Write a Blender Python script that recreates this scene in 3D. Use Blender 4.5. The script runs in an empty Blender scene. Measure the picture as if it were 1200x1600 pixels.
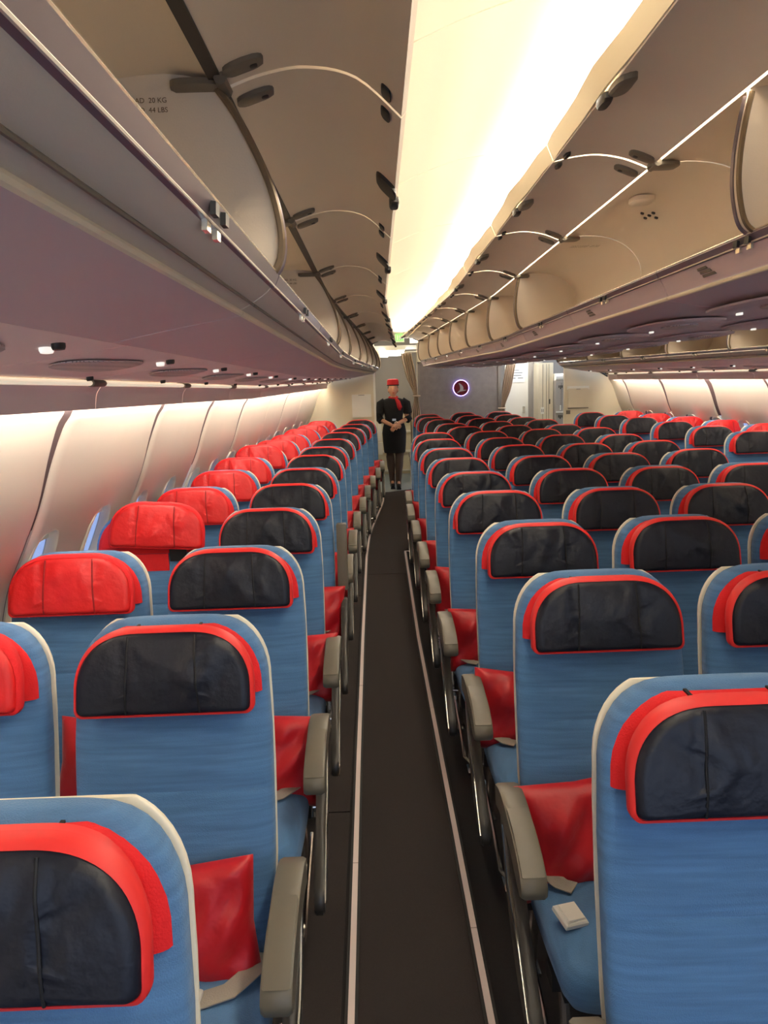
import bpy, bmesh, math, random
from mathutils import Vector, Matrix
random.seed(7)
SC = bpy.context.scene
COL = SC.collection
CZ = 1.75                      # eye height above the cabin floor
MID = 1.434                    # cabin centre line (x)
PI = math.pi

# ------------------------------------------------------------------ camera
def set_camera(yaw, pit, rol):
    fw = Vector((math.sin(yaw)*math.cos(pit), math.cos(yaw)*math.cos(pit), -math.sin(pit)))
    r = Vector((math.cos(yaw), -math.sin(yaw), 0))
    d = -(r.cross(fw))
    c, s = math.cos(rol), math.sin(rol)
    R, D = c*r + s*d, -s*r + c*d
    cam = bpy.data.cameras.new('camera')
    cam.sensor_fit = 'VERTICAL'; cam.sensor_height = 32.0; cam.lens = 24.0
    cam.clip_start = 0.02; cam.clip_end = 200
    o = bpy.data.objects.new('camera', cam); COL.objects.link(o)
    m = Matrix((( R.x, -D.x, -fw.x, 0), (R.y, -D.y, -fw.y, 0), (R.z, -D.z, -fw.z, CZ), (0, 0, 0, 1)))
    o.matrix_world = m
    SC.camera = o
set_camera(math.radians(0.772), math.radians(9.862), math.radians(1.81))

# ------------------------------------------------------------------ world, exposure
W = bpy.data.worlds.new('sky'); SC.world = W; W.use_nodes = True
bg = W.node_tree.nodes['Background']
bg.inputs[0].default_value = (0.58, 0.72, 1.0, 1); bg.inputs[1].default_value = 1.0
SC.view_settings.view_transform = 'Standard'; SC.view_settings.look = 'None'
SC.view_settings.gamma = 1.0; SC.view_settings.use_curve_mapping = False
SC.view_settings.exposure = 0.7
SC.cycles.diffuse_bounces = 8; SC.cycles.max_bounces = 14
COVE, SIDE = 8.5, 27.0       # lamp strengths: aisle cove, side wall wash, service lamps

# ------------------------------------------------------------------ materials
def lin(c):
    return tuple(((v/255)/12.92 if v/255 <= .04045 else ((v/255+.055)/1.055)**2.4) for v in c)
def mat(name, rgb, rough=.5, metal=0, noise=0, nscale=40, bump=0, bscale=200, spec=.5, stripes=0, coat=0, vor=0, sheen=0, streak=0):
    m = bpy.data.materials.new(name); m.use_nodes = True
    nt = m.node_tree; b = nt.nodes['Principled BSDF']
    c = lin(rgb)
    b.inputs['Base Color'].default_value = (*c, 1); b.inputs['Roughness'].default_value = rough
    b.inputs['Metallic'].default_value = metal; b.inputs['Specular IOR Level'].default_value = spec
    if coat: b.inputs['Coat Weight'].default_value = coat
    if sheen: b.inputs['Sheen Weight'].default_value = sheen
    tc = nt.nodes.new('ShaderNodeTexCoord')
    if streak:
        mp = nt.nodes.new('ShaderNodeMapping'); mp.inputs['Scale'].default_value = (5, 5, 90)
        nt.links.new(tc.outputs['Object'], mp.inputs[0])
        n = nt.nodes.new('ShaderNodeTexNoise'); n.inputs['Scale'].default_value = 1; n.inputs['Detail'].default_value = 3
        nt.links.new(mp.outputs[0], n.inputs['Vector'])
        rp = nt.nodes.new('ShaderNodeValToRGB'); rp.color_ramp.elements[0].position = .3; rp.color_ramp.elements[1].position = .7
        rp.color_ramp.elements[0].color = (*[v*(1-streak) for v in c], 1); rp.color_ramp.elements[1].color = (*[v*(1+streak) for v in c], 1)
        nt.links.new(n.outputs[0], rp.inputs[0]); nt.links.new(rp.outputs[0], b.inputs['Base Color'])
    if noise:
        n = nt.nodes.new('ShaderNodeTexNoise'); n.inputs['Scale'].default_value = nscale; n.inputs['Detail'].default_value = 4
        nt.links.new(tc.outputs['Object'], n.inputs['Vector'])
        r = nt.nodes.new('ShaderNodeMixRGB'); r.blend_type = 'MIX'
        r.inputs[1].default_value = (*[v*(1-noise) for v in c], 1); r.inputs[2].default_value = (*[min(1, v*(1+noise)) for v in c], 1)
        nt.links.new(n.outputs[0], r.inputs[0]); nt.links.new(r.outputs[0], b.inputs['Base Color'])
    h = None
    if bump:
        n2 = nt.nodes.new('ShaderNodeTexNoise'); n2.inputs['Scale'].default_value = bscale; n2.inputs['Detail'].default_value = 3
        nt.links.new(tc.outputs['Object'], n2.inputs['Vector']); h = n2.outputs[0]
    if vor:
        n2 = nt.nodes.new('ShaderNodeTexVoronoi'); n2.inputs['Scale'].default_value = vor
        n2.inputs['Randomness'].default_value = 0
        nt.links.new(tc.outputs['Object'], n2.inputs['Vector'])
        rp = nt.nodes.new('ShaderNodeValToRGB'); rp.color_ramp.elements[0].position = .28; rp.color_ramp.elements[1].position = .36
        rp.color_ramp.elements[0].color = (*[v*.25 for v in c], 1); rp.color_ramp.elements[1].color = (*c, 1)
        nt.links.new(n2.outputs['Distance'], rp.inputs[0]); nt.links.new(rp.outputs[0], b.inputs['Base Color'])
    if stripes:
        w = nt.nodes.new('ShaderNodeTexWave'); w.bands_direction = 'Z'; w.inputs['Scale'].default_value = stripes
        w.inputs['Distortion'].default_value = 1.2; w.inputs['Detail'].default_value = 2; w.inputs['Detail Scale'].default_value = 1.5
        nt.links.new(tc.outputs['Object'], w.inputs['Vector'])
        a = nt.nodes.new('ShaderNodeMath'); a.operation = 'ADD'
        mm = nt.nodes.new('ShaderNodeMath'); mm.operation = 'MULTIPLY'; mm.inputs[1].default_value = .8
        nt.links.new(w.outputs[1], mm.inputs[0])
        if h: nt.links.new(h, a.inputs[0])
        nt.links.new(mm.outputs[0], a.inputs[1]); h = a.outputs[0]
    if h is not None:
        bp = nt.nodes.new('ShaderNodeBump'); bp.inputs['Strength'].default_value = bump; bp.inputs['Distance'].default_value = .01
        nt.links.new(h, bp.inputs['Height']); nt.links.new(bp.outputs[0], b.inputs['Normal'])
    return m
def emit(name, rgb, strength, base=None):
    m = bpy.data.materials.new(name); m.use_nodes = True
    b = m.node_tree.nodes['Principled BSDF']
    b.inputs['Base Color'].default_value = (*(base or (.8, .8, .8)), 1)
    b.inputs['Emission Color'].default_value = (*rgb, 1); b.inputs['Emission Strength'].default_value = strength
    return m
def glass_mat():
    m = bpy.data.materials.new('window glass'); m.use_nodes = True; nt = m.node_tree
    nt.nodes.clear()
    o = nt.nodes.new('ShaderNodeOutputMaterial'); t = nt.nodes.new('ShaderNodeBsdfTransparent'); g = nt.nodes.new('ShaderNodeBsdfGlossy')
    g.inputs['Roughness'].default_value = .05
    x = nt.nodes.new('ShaderNodeMixShader'); x.inputs[0].default_value = .07
    t.inputs[0].default_value = (.62, .66, .76, 1)
    nt.links.new(t.outputs[0], x.inputs[1]); nt.links.new(g.outputs[0], x.inputs[2]); nt.links.new(x.outputs[0], o.inputs[0])
    return m
M = dict(
    blue=mat('blue seat fabric', (78, 124, 171), .85, streak=.16, bump=.35, bscale=420, stripes=5.5, sheen=.15),
    shell=mat('cream seat shell', (226, 220, 200), .4),
    red=mat('red leather', (216, 28, 30), .45, noise=.06, nscale=18, bump=.25, bscale=38),
    redcloth=mat('red cloth', (222, 26, 34), .8, noise=.08, nscale=30, bump=.3, bscale=300),
    edging=mat('coral red edging', (226, 46, 44), .5),
    navy=mat('navy leather', (22, 25, 37), .42, noise=.15, nscale=12, bump=.28, bscale=34, spec=.4),
    pillow=mat('red pillow satin', (186, 6, 24), .42, noise=.2, nscale=7, bump=.6, bscale=14, sheen=.15),
    seamn=mat('dark navy stitching', (12, 13, 18), .6),
    seamr=mat('dark red stitching', (150, 14, 18), .6),
    arm=mat('warm grey plastic', (102, 97, 84), .42, noise=.03, nscale=60),
    armdark=mat('dark grey plastic', (48, 45, 40), .38),
    chrome=mat('chrome', (215, 212, 205), .22, metal=1),
    belt=mat('grey webbing', (150, 146, 136), .7, bump=.3, bscale=300),
    buckle=mat('white buckle plastic', (225, 222, 212), .35),
    under=mat('black under-seat frame', (26, 25, 25), .7),
    bin=mat('beige bin panel', (222, 210, 192), .5, noise=.03, nscale=5, bump=.05, bscale=260),
    binlow=mat('bin panel with mauve shade tint', (206, 186, 186), .5, noise=.03, nscale=4),  # bin off-white; the purplish shade on downward faces is put into the colour
    bincream=mat('cream strip', (244, 232, 200), .4),
    railm=mat('purple grey rail', (128, 118, 124), .3, metal=.55),
    railtop=mat('polished rail top', (240, 228, 200), .25, metal=.7),
    brown=mat('dark bin seal', (52, 44, 36), .5),
    bronze=mat('bronze divider edge', (120, 104, 82), .35, metal=.4),
    hinge=mat('taupe hinge plastic', (112, 104, 90), .5),
    dark=mat('dark plastic', (40, 38, 34), .5),
    psu=mat('pinkish service panel', (238, 220, 214), .5),
    grille=mat('perforated speaker grille', (196, 180, 174), .6, vor=160),
    wallp=mat('ivory wall panel', (232, 222, 204), .5, noise=.02, nscale=3),
    joint=mat('mauve wall joint', (96, 76, 76), .7),
    ceil=mat('cream ceiling panel', (230, 221, 204), .55),
    valance=mat('cream cove valance', (236, 224, 190), .55),
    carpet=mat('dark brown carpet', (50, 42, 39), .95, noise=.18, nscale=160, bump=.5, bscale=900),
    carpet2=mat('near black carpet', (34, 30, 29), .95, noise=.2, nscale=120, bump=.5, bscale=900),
    strip=mat('pale path strip', (215, 200, 196), .5),
    galleyfloor=mat('blue grey vinyl floor', (140, 150, 152), .6, noise=.08, nscale=90),
    bulk=mat('cream bulkhead', (222, 212, 184), .55, noise=.03, nscale=6),
    greywall=mat('grey patterned bulkhead', (150, 143, 140), .6, noise=.22, nscale=11),
    grey=mat('mid grey laminate', (158, 152, 142), .55),
    white=mat('white laminate', (236, 234, 222), .45),
    curtain=mat('taupe curtain cloth', (198, 180, 158), .85, noise=.1, nscale=40),
    gasket=mat('black gasket', (18, 17, 17), .6),
    paper=mat('white paper', (238, 240, 238), .7),
    ink=mat('grey ink', (120, 128, 132), .8),
    inkb=mat('brown print', (98, 80, 52), .8),
    skin=mat('skin', (214, 160, 132), .55),
    black=mat('black uniform cloth', (22, 22, 25), .85),
    tights=mat('dark sheer tights', (92, 74, 66), .7),
    hair=mat('dark brown hair', (44, 32, 26), .6),
    redcap=mat('red felt', (196, 34, 44), .8),
    shoe=mat('black shoe leather', (20, 18, 18), .3),
    logored=mat('dark red enamel', (128, 12, 26), .4),
    logowhite=mat('pale logo metal', (205, 196, 192), .4),
    glass=glass_mat(),
    cove=emit('cove lamp diffuser', (1.0, .91, .76), COVE),
    side=emit('side wall wash lamp', (1.0, .95, .86), SIDE),
    bar=emit('cream lamp bar', (1.0, .84, .58), .36),
    spot=emit('reading lamp lens', (1.0, .95, .85), .5),
    galleylamp=emit('galley lamp', (.97, .97, 1.0), 26.0),
    exitgreen=emit('green exit sign face', (.25, .9, .15), .9, (.1, .4, .1)),
    exitwhite=emit('lit white sign', (.95, .97, 1.0), 2.2),
    halo=emit('violet halo lamp', (.40, .28, 1.0), 5.0),
)

# ------------------------------------------------------------------ mesh helpers
class MB:
    def __init__(s): s.v = []; s.f = []
    def add(s, vs, fs):
        k = len(s.v); s.v += [tuple(p) for p in vs]; s.f += [tuple(i+k for i in f) for f in fs]; return s
    def loft(s, rings, closed=True, cap0=True, cap1=True):
        n = len(rings[0]); vs = [p for r in rings for p in r]; fs = []
        for a in range(len(rings)-1):
            for i in range(n if closed else n-1):
                j = (i+1) % n
                fs.append((a*n+i, a*n+j, (a+1)*n+j, (a+1)*n+i))
        if closed and cap0: fs.append(tuple(range(n))[::-1])
        if closed and cap1: fs.append(tuple((len(rings)-1)*n+i for i in range(n)))
        return s.add(vs, fs)
    def box(s, x0, x1, y0, y1, z0, z1):
        return s.add([(x0,y0,z0),(x1,y0,z0),(x1,y1,z0),(x0,y1,z0),(x0,y0,z1),(x1,y0,z1),(x1,y1,z1),(x0,y1,z1)],
                     [(0,3,2,1),(4,5,6,7),(0,1,5,4),(1,2,6,5),(2,3,7,6),(3,0,4,7)])
    def tube(s, pts, r, n=8, up=(0,0,1)):
        rings = []
        P = [Vector(p) for p in pts]; up = Vector(up)
        for i, p in enumerate(P):
            t = (P[min(i+1,len(P)-1)] - P[max(i-1,0)]).normalized()
            u = t.cross(up)
            if u.length < 1e-3: u = t.cross(Vector((1,0,0)))
            u.normalize(); w = u.cross(t)
            rr = r[i] if isinstance(r, (list, tuple)) else r
            rings.append([p + rr*(math.cos(2*PI*k/n)*u + math.sin(2*PI*k/n)*w) for k in range(n)])
        return s.loft(rings)
    def prism(s, poly, x0, x1, axis='x', bev=0):
        # polygon given in the other two axes, extruded along the axis; bev insets the ends
        def pt(a, x):
            return {'x': (x, a[0], a[1]), 'y': (a[0], x, a[1]), 'z': (a[0], a[1], x)}[axis]
        if bev:
            cx = sum(a[0] for a in poly)/len(poly); cz = sum(a[1] for a in poly)/len(poly)
            def ins(a, d):
                v = Vector((a[0]-cx, a[1]-cz)); L = max(v.length, 1e-6); q = v*(1-d/L); return (cx+q.x, cz+q.y)
            rings = [[pt(ins(a, bev), x0) for a in poly], [pt(a, x0+bev) for a in poly], [pt(a, x1-bev) for a in poly], [pt(ins(a, bev), x1) for a in poly]]
        else: rings = [[pt(a, x0) for a in poly], [pt(a, x1) for a in poly]]
        return s.loft(rings)
    def mapped(s, fn):
        s.v = [tuple(fn(*p)) for p in s.v]; return s
    def mesh(s, name, m, smooth=True, angle=40):
        me = bpy.data.meshes.new(name); me.from_pydata(s.v, [], s.f)
        b = bmesh.new(); b.from_mesh(me); bmesh.ops.recalc_face_normals(b, faces=b.faces); b.to_mesh(me); b.free()
        if smooth:
            me.polygons.foreach_set('use_smooth', [True]*len(me.polygons))
            try: me.set_sharp_from_angle(angle=math.radians(angle))
            except Exception: pass
        me.materials.append(M[m]); return me
def sup(a, b, n, N, ph=0):
    out = []
    for k in range(N):
        t = 2*PI*k/N+ph; c, s_ = math.cos(t), math.sin(t)
        out.append((a*math.copysign(abs(c)**(2/n), c), b*math.copysign(abs(s_)**(2/n), s_)))
    return out
def obj(name, me, parent=None, loc=None):
    o = bpy.data.objects.new(name, me); COL.objects.link(o)
    if parent is not None: o.parent = parent
    if loc is not None: o.location = loc
    return o
def part(name, mb, m, parent, smooth=True, angle=40):
    # mb is in world coordinates; parent roots are un-rotated empties or meshes
    p = parent; off = Vector((0,0,0))
    while p is not None: off += Vector(p.location); p = p.parent
    mb.v = [(a-off.x, b-off.y, c-off.z) for a, b, c in mb.v]
    return obj(name, mb.mesh(name, m, smooth, angle), parent)
def thing(name, label, cat, loc=(0,0,0), group=None, kind=None, rz=0):
    o = bpy.data.objects.new(name, None); COL.objects.link(o); o.location = loc; o.rotation_euler[2] = rz
    o.empty_display_size = .1
    if kind != 'structure': tag(o, label, cat, group, kind)
    else: o['label'] = label; o['category'] = cat; o['kind'] = kind
    return o
def tag(o, label, cat, group=None, kind=None):
    o['label'] = label; o['category'] = cat
    if group: o['group'] = group
    if kind: o['kind'] = kind
    return o
def interp(tab, x):
    if x <= tab[0][0]: return tab[0][1]
    for (a, b), (c, d) in zip(tab, tab[1:]):
        if x <= c: return b+(d-b)*(x-a)/(c-a)
    return tab[-1][1]
ORD = ['zeroth','first','second','third','fourth','fifth','sixth','seventh','eighth','ninth','tenth','eleventh','twelfth','thirteenth','fourteenth','fifteenth','sixteenth']

# cabin taper: the fuselage narrows towards the tail
def zs(y): return -.015*min(max(y, -4), 5.8)
def tap_wall(y): return interp([(4.8,0),(6.2,.03),(7.4,.09),(8.6,.12),(9.8,.20),(11.0,.28),(12,.34)], y)
def tap_bin(y): return .036*max(0, y-4.7)
def tap_mid(y): return -.03*max(0, y-6)
def fL(X, y, Z): return (X+.0087*y+tap_bin(y), y, CZ+Z+zs(y))
def fR(X, y, Z): p = fL(X, y, Z); return (2*MID-p[0], p[1], p[2])
def fC(X, y, Z):                      # middle bins, port half; blended across the centre line
    w = min(1, max(0, (MID-X)/(MID-.95)))
    return (X+(.0087*y+tap_mid(y))*w, y, CZ+Z+zs(y))
def fD(X, y, Z): p = fC(X, y, Z); return (2*MID-p[0], p[1], p[2])
def fA(X, y, Z):                      # aisle ceiling between the two bin rows
    w = min(1, max(0, (X+.3)/1.2))
    return (X+.0087*y+tap_bin(y)*(1-w)+tap_mid(y)*w, y, CZ+Z+zs(y))
def fB(X, y, Z): p = fA(X, y, Z); return (2*MID-p[0], p[1], p[2])

def ysteps(y0, y1, step=.35):
    n = max(1, int(math.ceil((y1-y0)/step))); return [y0+(y1-y0)*i/n for i in range(n+1)]
def smooth_prof(pts, n=4):
    # Catmull-Rom through profile points
    out = []
    P = [Vector(p) for p in pts]
    for i in range(len(P)-1):
        p0, p1, p2, p3 = P[max(i-1,0)], P[i], P[i+1], P[min(i+2,len(P)-1)]
        for k in range(n):
            t = k/n
            q = .5*((2*p1)+(-p0+p2)*t+(2*p0-5*p1+4*p2-p3)*t*t+(-p0+3*p1-3*p2+p3)*t**3)
            out.append((q.x, q.y))
    out.append(tuple(P[-1])); return out
def sheet(mb, prof, y0, y1, thick, fn, step=.35):
    # a swept panel: profile (X,Z) given thickness to its left-hand normal side, mapped by fn
    nrm = []
    for i in range(len(prof)):
        a = Vector(prof[max(i-1,0)]); b = Vector(prof[min(i+1,len(prof)-1)]); t = (b-a).normalized(); nrm.append(Vector((-t.y, t.x)))
    loop = list(prof)+[(prof[i][0]+nrm[i].x*thick, prof[i][1]+nrm[i].y*thick) for i in reversed(range(len(prof)))]
    rings = [[fn(X, y, Z) for X, Z in loop] for y in ysteps(y0, y1, step)]
    return mb.loft(rings)
def rod(mb, X, Z, r, y0, y1, fn, n=8, step=.35):
    rings = [[fn(X+r*math.cos(2*PI*k/n), y, Z+r*math.sin(2*PI*k/n)) for k in range(n)] for y in ysteps(y0, y1, step)]
    return mb.loft(rings)

# ================================================================== SETTING
# ---- floor
fl = thing('floor', 'dark carpeted cabin floor', 'floor', (MID, 5, 0), kind='structure')
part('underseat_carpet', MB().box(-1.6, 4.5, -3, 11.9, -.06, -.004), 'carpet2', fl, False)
part('galley_vinyl', MB().box(-1.6, 4.5, 11.9, 15.2, -.06, -.003), 'galleyfloor', fl, False)
def sxL(y): return interp([(-3,-.111),(3.3,-.11),(5,-.104),(7.5,-.086),(8.4,-.06),(8.9,-.03),(9.8,.048),(10.6,.119),(11.1,.15),(11.85,.15)], y)
def sxR(y): return .275 if y < 5 else .275+.012*(y-5)
def run(fa, fb, y0, y1, z0, z1, step=.3):
    ys = ysteps(y0, y1, step)
    return MB().loft([[(fa(y),y,z0),(fb(y),y,z0),(fb(y),y,z1),(fa(y),y,z1)] for y in ys])
# aisle runner: panels butted with fine joints, bounded by the path strips
cuts = [-3, .2, 6.765, 11.8]
for a, b in zip(cuts, cuts[1:]):
    part('aisle_runner', run(lambda y: sxL(y)+.02, lambda y: (sxR(y)-.02 if y < 7.66 else interp([(7.66,.40),(11.9,.62)], y)), a+.004, b-.004, -.02, .004), 'carpet', fl, False)
part('aisle_runner', MB().add([(.17,11.796,-.02),(.62,11.796,-.02),(.62,12.1,-.02),(.17,11.796,.004),(.62,11.796,.004),(.62,12.1,.004)], [(0,1,2),(3,5,4),(0,3,4,1),(1,4,5,2),(2,5,3,0)]), 'carpet', fl, False)
for a, b in ((-3, 2.9), (2.9, 6.09), (6.09, 11.2)):
    part('side_runner', run(lambda y: sxL(y)-.16-.0*y, lambda y: sxL(y)-.03, a+.004, b-.004, -.02, .002), 'carpet', fl, False)
# far aisle runner (mirror)
part('aisle_runner', run(lambda y: 2*MID-sxR(y), lambda y: 2*MID-sxL(y), -3, 11.8, -.02, .004), 'carpet', fl, False)
def path_strip(label, fx, segs, extra=None):
    t = thing('path_marking_strip', label, 'floor strip', (fx(segs[0]), segs[0], .004), 'floor path marking strips')
    part('backing', run(lambda y: fx(y)-.019, lambda y: fx(y)+.019, segs[0], segs[-1], .0, .005), 'gasket', t, False)
    for a, b in zip(segs, segs[1:]):
        part('strip_segment', run(lambda y: fx(y)-.0095, lambda y: fx(y)+.0095, a+.002, b-.002, .004, .009), 'strip', t, False)
    if extra:
        part('strip_segment', MB().box(*extra, .004, .009), 'strip', t, False)
path_strip('pale strip with a bend along the carpet aisle beside the window pair', sxL, [-2, 1.0, 2.55, 4.2, 6.1, 8.0, 9.9, 11.8])
path_strip('pale straight strip with a short corner end beside the middle seat block', sxR, [-2, .8, 2.19, 3.86, 5.6, 7.65], (.30, .395, 7.65, 7.668))
# ---- side walls
WP = smooth_prof([(-.982,.0),(-1.0,-.075),(-1.035,-.13),(-1.08,-.24),(-1.135,-.40),(-1.205,-.55),(-1.275,-.70),(-1.32,-.90),(-1.335,-1.15),(-1.33,-1.45),(-1.30,-1.72)], 4)
def wall_panel_mesh():
    L = 1.17; us = [0,.008,.025,.05,.09]+[.09+(L-.18)*i/16 for i in range(1,16)]+[L-.09,L-.05,L-.025,L-.008,L]
    mb = MB(); rings = []
    for u in us:
        e = min(u, L-u); d = -.014*(1-min(1, e/.03))**2
        d += .006*math.exp(-((u-L/2)/.035)**2)*-1
        ring = []
        for i, (X, Z) in enumerate(WP):
            a = Vector(WP[max(i-1,0)]); b = Vector(WP[min(i+1,len(WP)-1)]); t = (b-a).normalized(); n = Vector((-t.y, t.x))
            if n.x < 0: n = -n
            q = min(1, max(0, (Z+.55)/.5)); ring.append((X+n.x*d, (u-L/2)*(1-.055*q*q), Z+.075+n.y*d))
        back = [(p[0]-.02, p[1], p[2]-.0) for p in reversed(ring)]
        rings.append(ring+back)
    mb.loft(rings)
    me = mb.mesh('wall_panel', 'wallp', True, 50)
    # cut the two window openings
    o = bpy.data.objects.new('tmp', me); COL.objects.link(o)
    cm = MB()
    for uy in (-.44, .15):
        rings = []
        for d in (-.2, .2):
            rings.append([(wc[0]+wn.x*d+wt.x*v, uy+h, wc[1]+.075+wn.y*d+wt.y*v) for h, v in sup(.118, .172, 3.0, 36)])
        cm.loft(rings)
    c = bpy.data.objects.new('tmpc', cm.mesh('cut', 'wallp', False)); COL.objects.link(c)
    md = o.modifiers.new('b', 'BOOLEAN'); md.object = c; md.operation = 'DIFFERENCE'; md.solver = 'EXACT'
    dg = bpy.context.evaluated_depsgraph_get()
    out = bpy.data.meshes.new_from_object(o.evaluated_get(dg)); out.name = 'wall_panel'
    bpy.data.objects.remove(o); bpy.data.objects.remove(c)
    return out
wc = (-1.255, -.655)
wn = Vector((.925, -.38)).normalized(); wt = Vector((.38, .925)).normalized()
WPM = wall_panel_mesh()
def window_meshes():
    N = 40
    def ring(a, b, d): return [(wn.x*d+wt.x*v, h, wn.y*d+wt.y*v) for h, v in sup(a, b, 3.0, N)]
    f = MB().loft([ring(.128,.182,.001), ring(.126,.180,.008), ring(.118,.172,.010), ring(.110,.164,.004), ring(.100,.152,-.030), ring(.120,.175,-.035)], cap0=False, cap1=False)
    g = MB().loft([ring(.101,.153,-.026), ring(.101,.153,-.029)])
    s_ = MB()
    # partly drawn shade edge at the top of the opening
    s_.loft([[(wn.x*d+wt.x*v, h, wn.y*d+wt.y*v) for h, v in ((-.090,.118),(.090,.118),(.075,.148),(-.075,.148))] for d in (-.020,-.024)])
    return f.mesh('window_frame','wallp'), g.mesh('pane','glass'), s_.mesh('window_shade','white')
WFM, WGM, WSM = window_meshes()
# photo-space joint positions along the wall (y)
JY = [2.62+1.19*n for n in range(-5, 9)]
nwin = 0
for side, nm in ((1, 'wall_left'), (-1, 'wall_right')):
    fn = (lambda X, y, Z: (X+tap_wall(y), y, CZ+Z+zs(y)*1.0+.035)) if side == 1 else (lambda X, y, Z: (2*MID-(X+tap_wall(y)), y, CZ+Z+zs(y)+.035))
    w = thing(nm, 'ivory cabin side wall of curved panels', 'wall', (0 if side == 1 else 2*MID, 5, 0), kind='structure')
    back = [(X-.017, Z) for X, Z in WP]
    # backing split in strips that leave the window openings free
    part('joint_backing', sheet(MB(), [p for p in back if p[1] > -.50], JY[0], 11.6, -.02, fn), 'joint', w)
    part('joint_backing', sheet(MB(), [p for p in back if p[1] < -.90], JY[0], 11.6, -.02, fn), 'joint', w)
    for j in range(len(JY)-1):
        yc = (JY[j]+JY[j+1])/2
        if JY[j] > 11.3: break
        yl, yr = JY[j], min(JY[j+1], 11.4)
        sl = math.atan2(tap_wall(yr)-tap_wall(yl), yr-yl)
        zc = CZ-.075+zs(yc)+.035
        x = tap_wall(yc)
        o = obj('wall_panel', WPM, w)
        o.location = ((x if side == 1 else -x), yc-5, zc); o.rotation_euler[2] = -sl*side
        if side == -1: o.scale = (-1, 1, 1)
        # backing between windows
        for uy in (-.145, .445):
            part('joint_backing', sheet(MB(), [p for p in back if -.93 < p[1] < -.44], yc+uy-.155, yc+uy+.155, -.02, fn), 'joint', w)
        for uy in (-.44, .15):
            nwin += 1
            wx = wc[0]+x+uy*math.sin(sl); wy = yc+uy
            root = thing('window_%d' % nwin, 'oval cabin window showing pale blue daylight', 'window', ((wx if side == 1 else 2*MID-wx), wy, CZ+wc[1]+zs(yc)+.035), kind='structure')
            root.rotation_euler[2] = -sl*side
            if side == -1: root.scale = (-1, 1, 1)
            obj('window_frame', WFM, root); obj('pane', WGM, root); obj('window_shade', WSM, root)
# ================================================================== OVERHEAD
# ---- aisle ceilings with cove lamps
CEILP = smooth_prof([(-.34,.665),(-.12,.70),(.06,.745),(.20,.80),(.33,.842),(.45,.858)], 4)
LAMPP = smooth_prof([(.45,.858),(.56,.850),(.66,.830)], 3)
REARP = smooth_prof([(.66,.830),(.80,.795),(.96,.735)], 3)
def aisle_ceiling(fn, label, end):
    c = thing('ceiling', label, 'ceiling', tuple(fn(.3, 5, .85)), kind='structure')
    ys = [-2.9+1.19*i for i in range(20)]
    for a in ys:
        b = min(a+1.19, end)
        if b-a < .1: break
        part('ceiling_panel', sheet(MB(), CEILP, a+.004, b-.004, .015, fn, .6), 'ceil', c)
    part('backing', sheet(MB(), [(X, Z+.02) for X, Z in CEILP], -2.9, end, .01, fn, .6), 'brown', c)
    part('lamp_housing', sheet(MB(), [(X, Z+.03) for X, Z in LAMPP+REARP[1:]], -2.9, end, .02, fn, .6), 'ceil', c)
def cove(fn, label, end):
    t = thing('cove_lamp', label, 'lamp', tuple(fn(.56, 5, .85)), 'aisle cove lamps')
    part('diffuser', sheet(MB(), LAMPP, -2.8, end-.2, .006, fn, .6), 'cove', t)
    part('rear_diffuser', sheet(MB(), REARP, -2.8, end-.2, .006, fn, .6), 'cove', t)
    # valance along the lamp: scalloped boards, one per bin
    for i in range(-4, 9):
        a, b = 2.55+1.18*i, min(2.55+1.18*(i+1), end-.1)
        if a < -2.8 or b-a < .3: continue
        ysn = ysteps(a+.003, b-.003, .1); rings = []
        for y in ysn:
            u = (y-a)/(b-a); w = .012*math.exp(-((u-.5)/.12)**2)-.008*math.exp(-(min(u,1-u)/.05)**2)
            rings.append([fn(.548-w, y, .742), fn(.572-w*.6, y, .693), fn(.58-w*.6, y, .695), fn(.556-w, y, .746)])
        part('valance_board', MB().loft(rings), 'valance', t)
aisle_ceiling(fA, 'curved cream aisle ceiling panels', 12.55)
aisle_ceiling(fB, 'curved cream ceiling panels of the far aisle', 12.55)
cove(fA, 'bright warm cove lamp along the aisle ceiling beside the middle bins', 12.5)
cove(fB, 'warm cove lamp over the second aisle, hidden behind the middle bins', 12.5)

# ---- bins
def latch_clip(mb, X, Z, y, fn, dy=0):
    if 1:
        mb.loft([[fn(X+a, y+dy+b*.011, Z+c) for a, c in ((-.004,-.008),(.003,-.008),(.004,.007),(-.003,.008))] for b in (-1, 1)])
    return mb
def rounded_pad(mb, fn, X0, X1, Zf, yc, hw, t):
    # hinge pad lying under the door skin: rounded slab
    N = 16; rings = []
    for k, (sc, dz) in enumerate(((1,0),(1,-t*.7),(.8,-t))):
        rings.append([])
        for h, v in sup((X1-X0)/2*sc, hw*sc, 3.2, N):
            X = (X0+X1)/2+h; rings[-1].append(fn(X, yc+v, Zf(X)+dz))
    return mb.loft(rings)
DIVL = smooth_prof([(-.285,.575),(-.25,.525),(-.215,.455),(-.19,.39),(-.177,.33),(-.175,.28),(-.185,.245),(-.205,.225)], 4)
LINERL = smooth_prof([(-.288,.585),(-.38,.60),(-.50,.585),(-.585,.52),(-.625,.42),(-.61,.31),(-.54,.245),(-.42,.225),(-.21,.220)], 3)
DOORL = smooth_prof([(-.272,.582),(-.20,.606),(-.115,.617),(-.02,.596),(.0655,.522)], 5)
def zon(prof):
    P = sorted(prof)
    return lambda X: interp(P, X)
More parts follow.
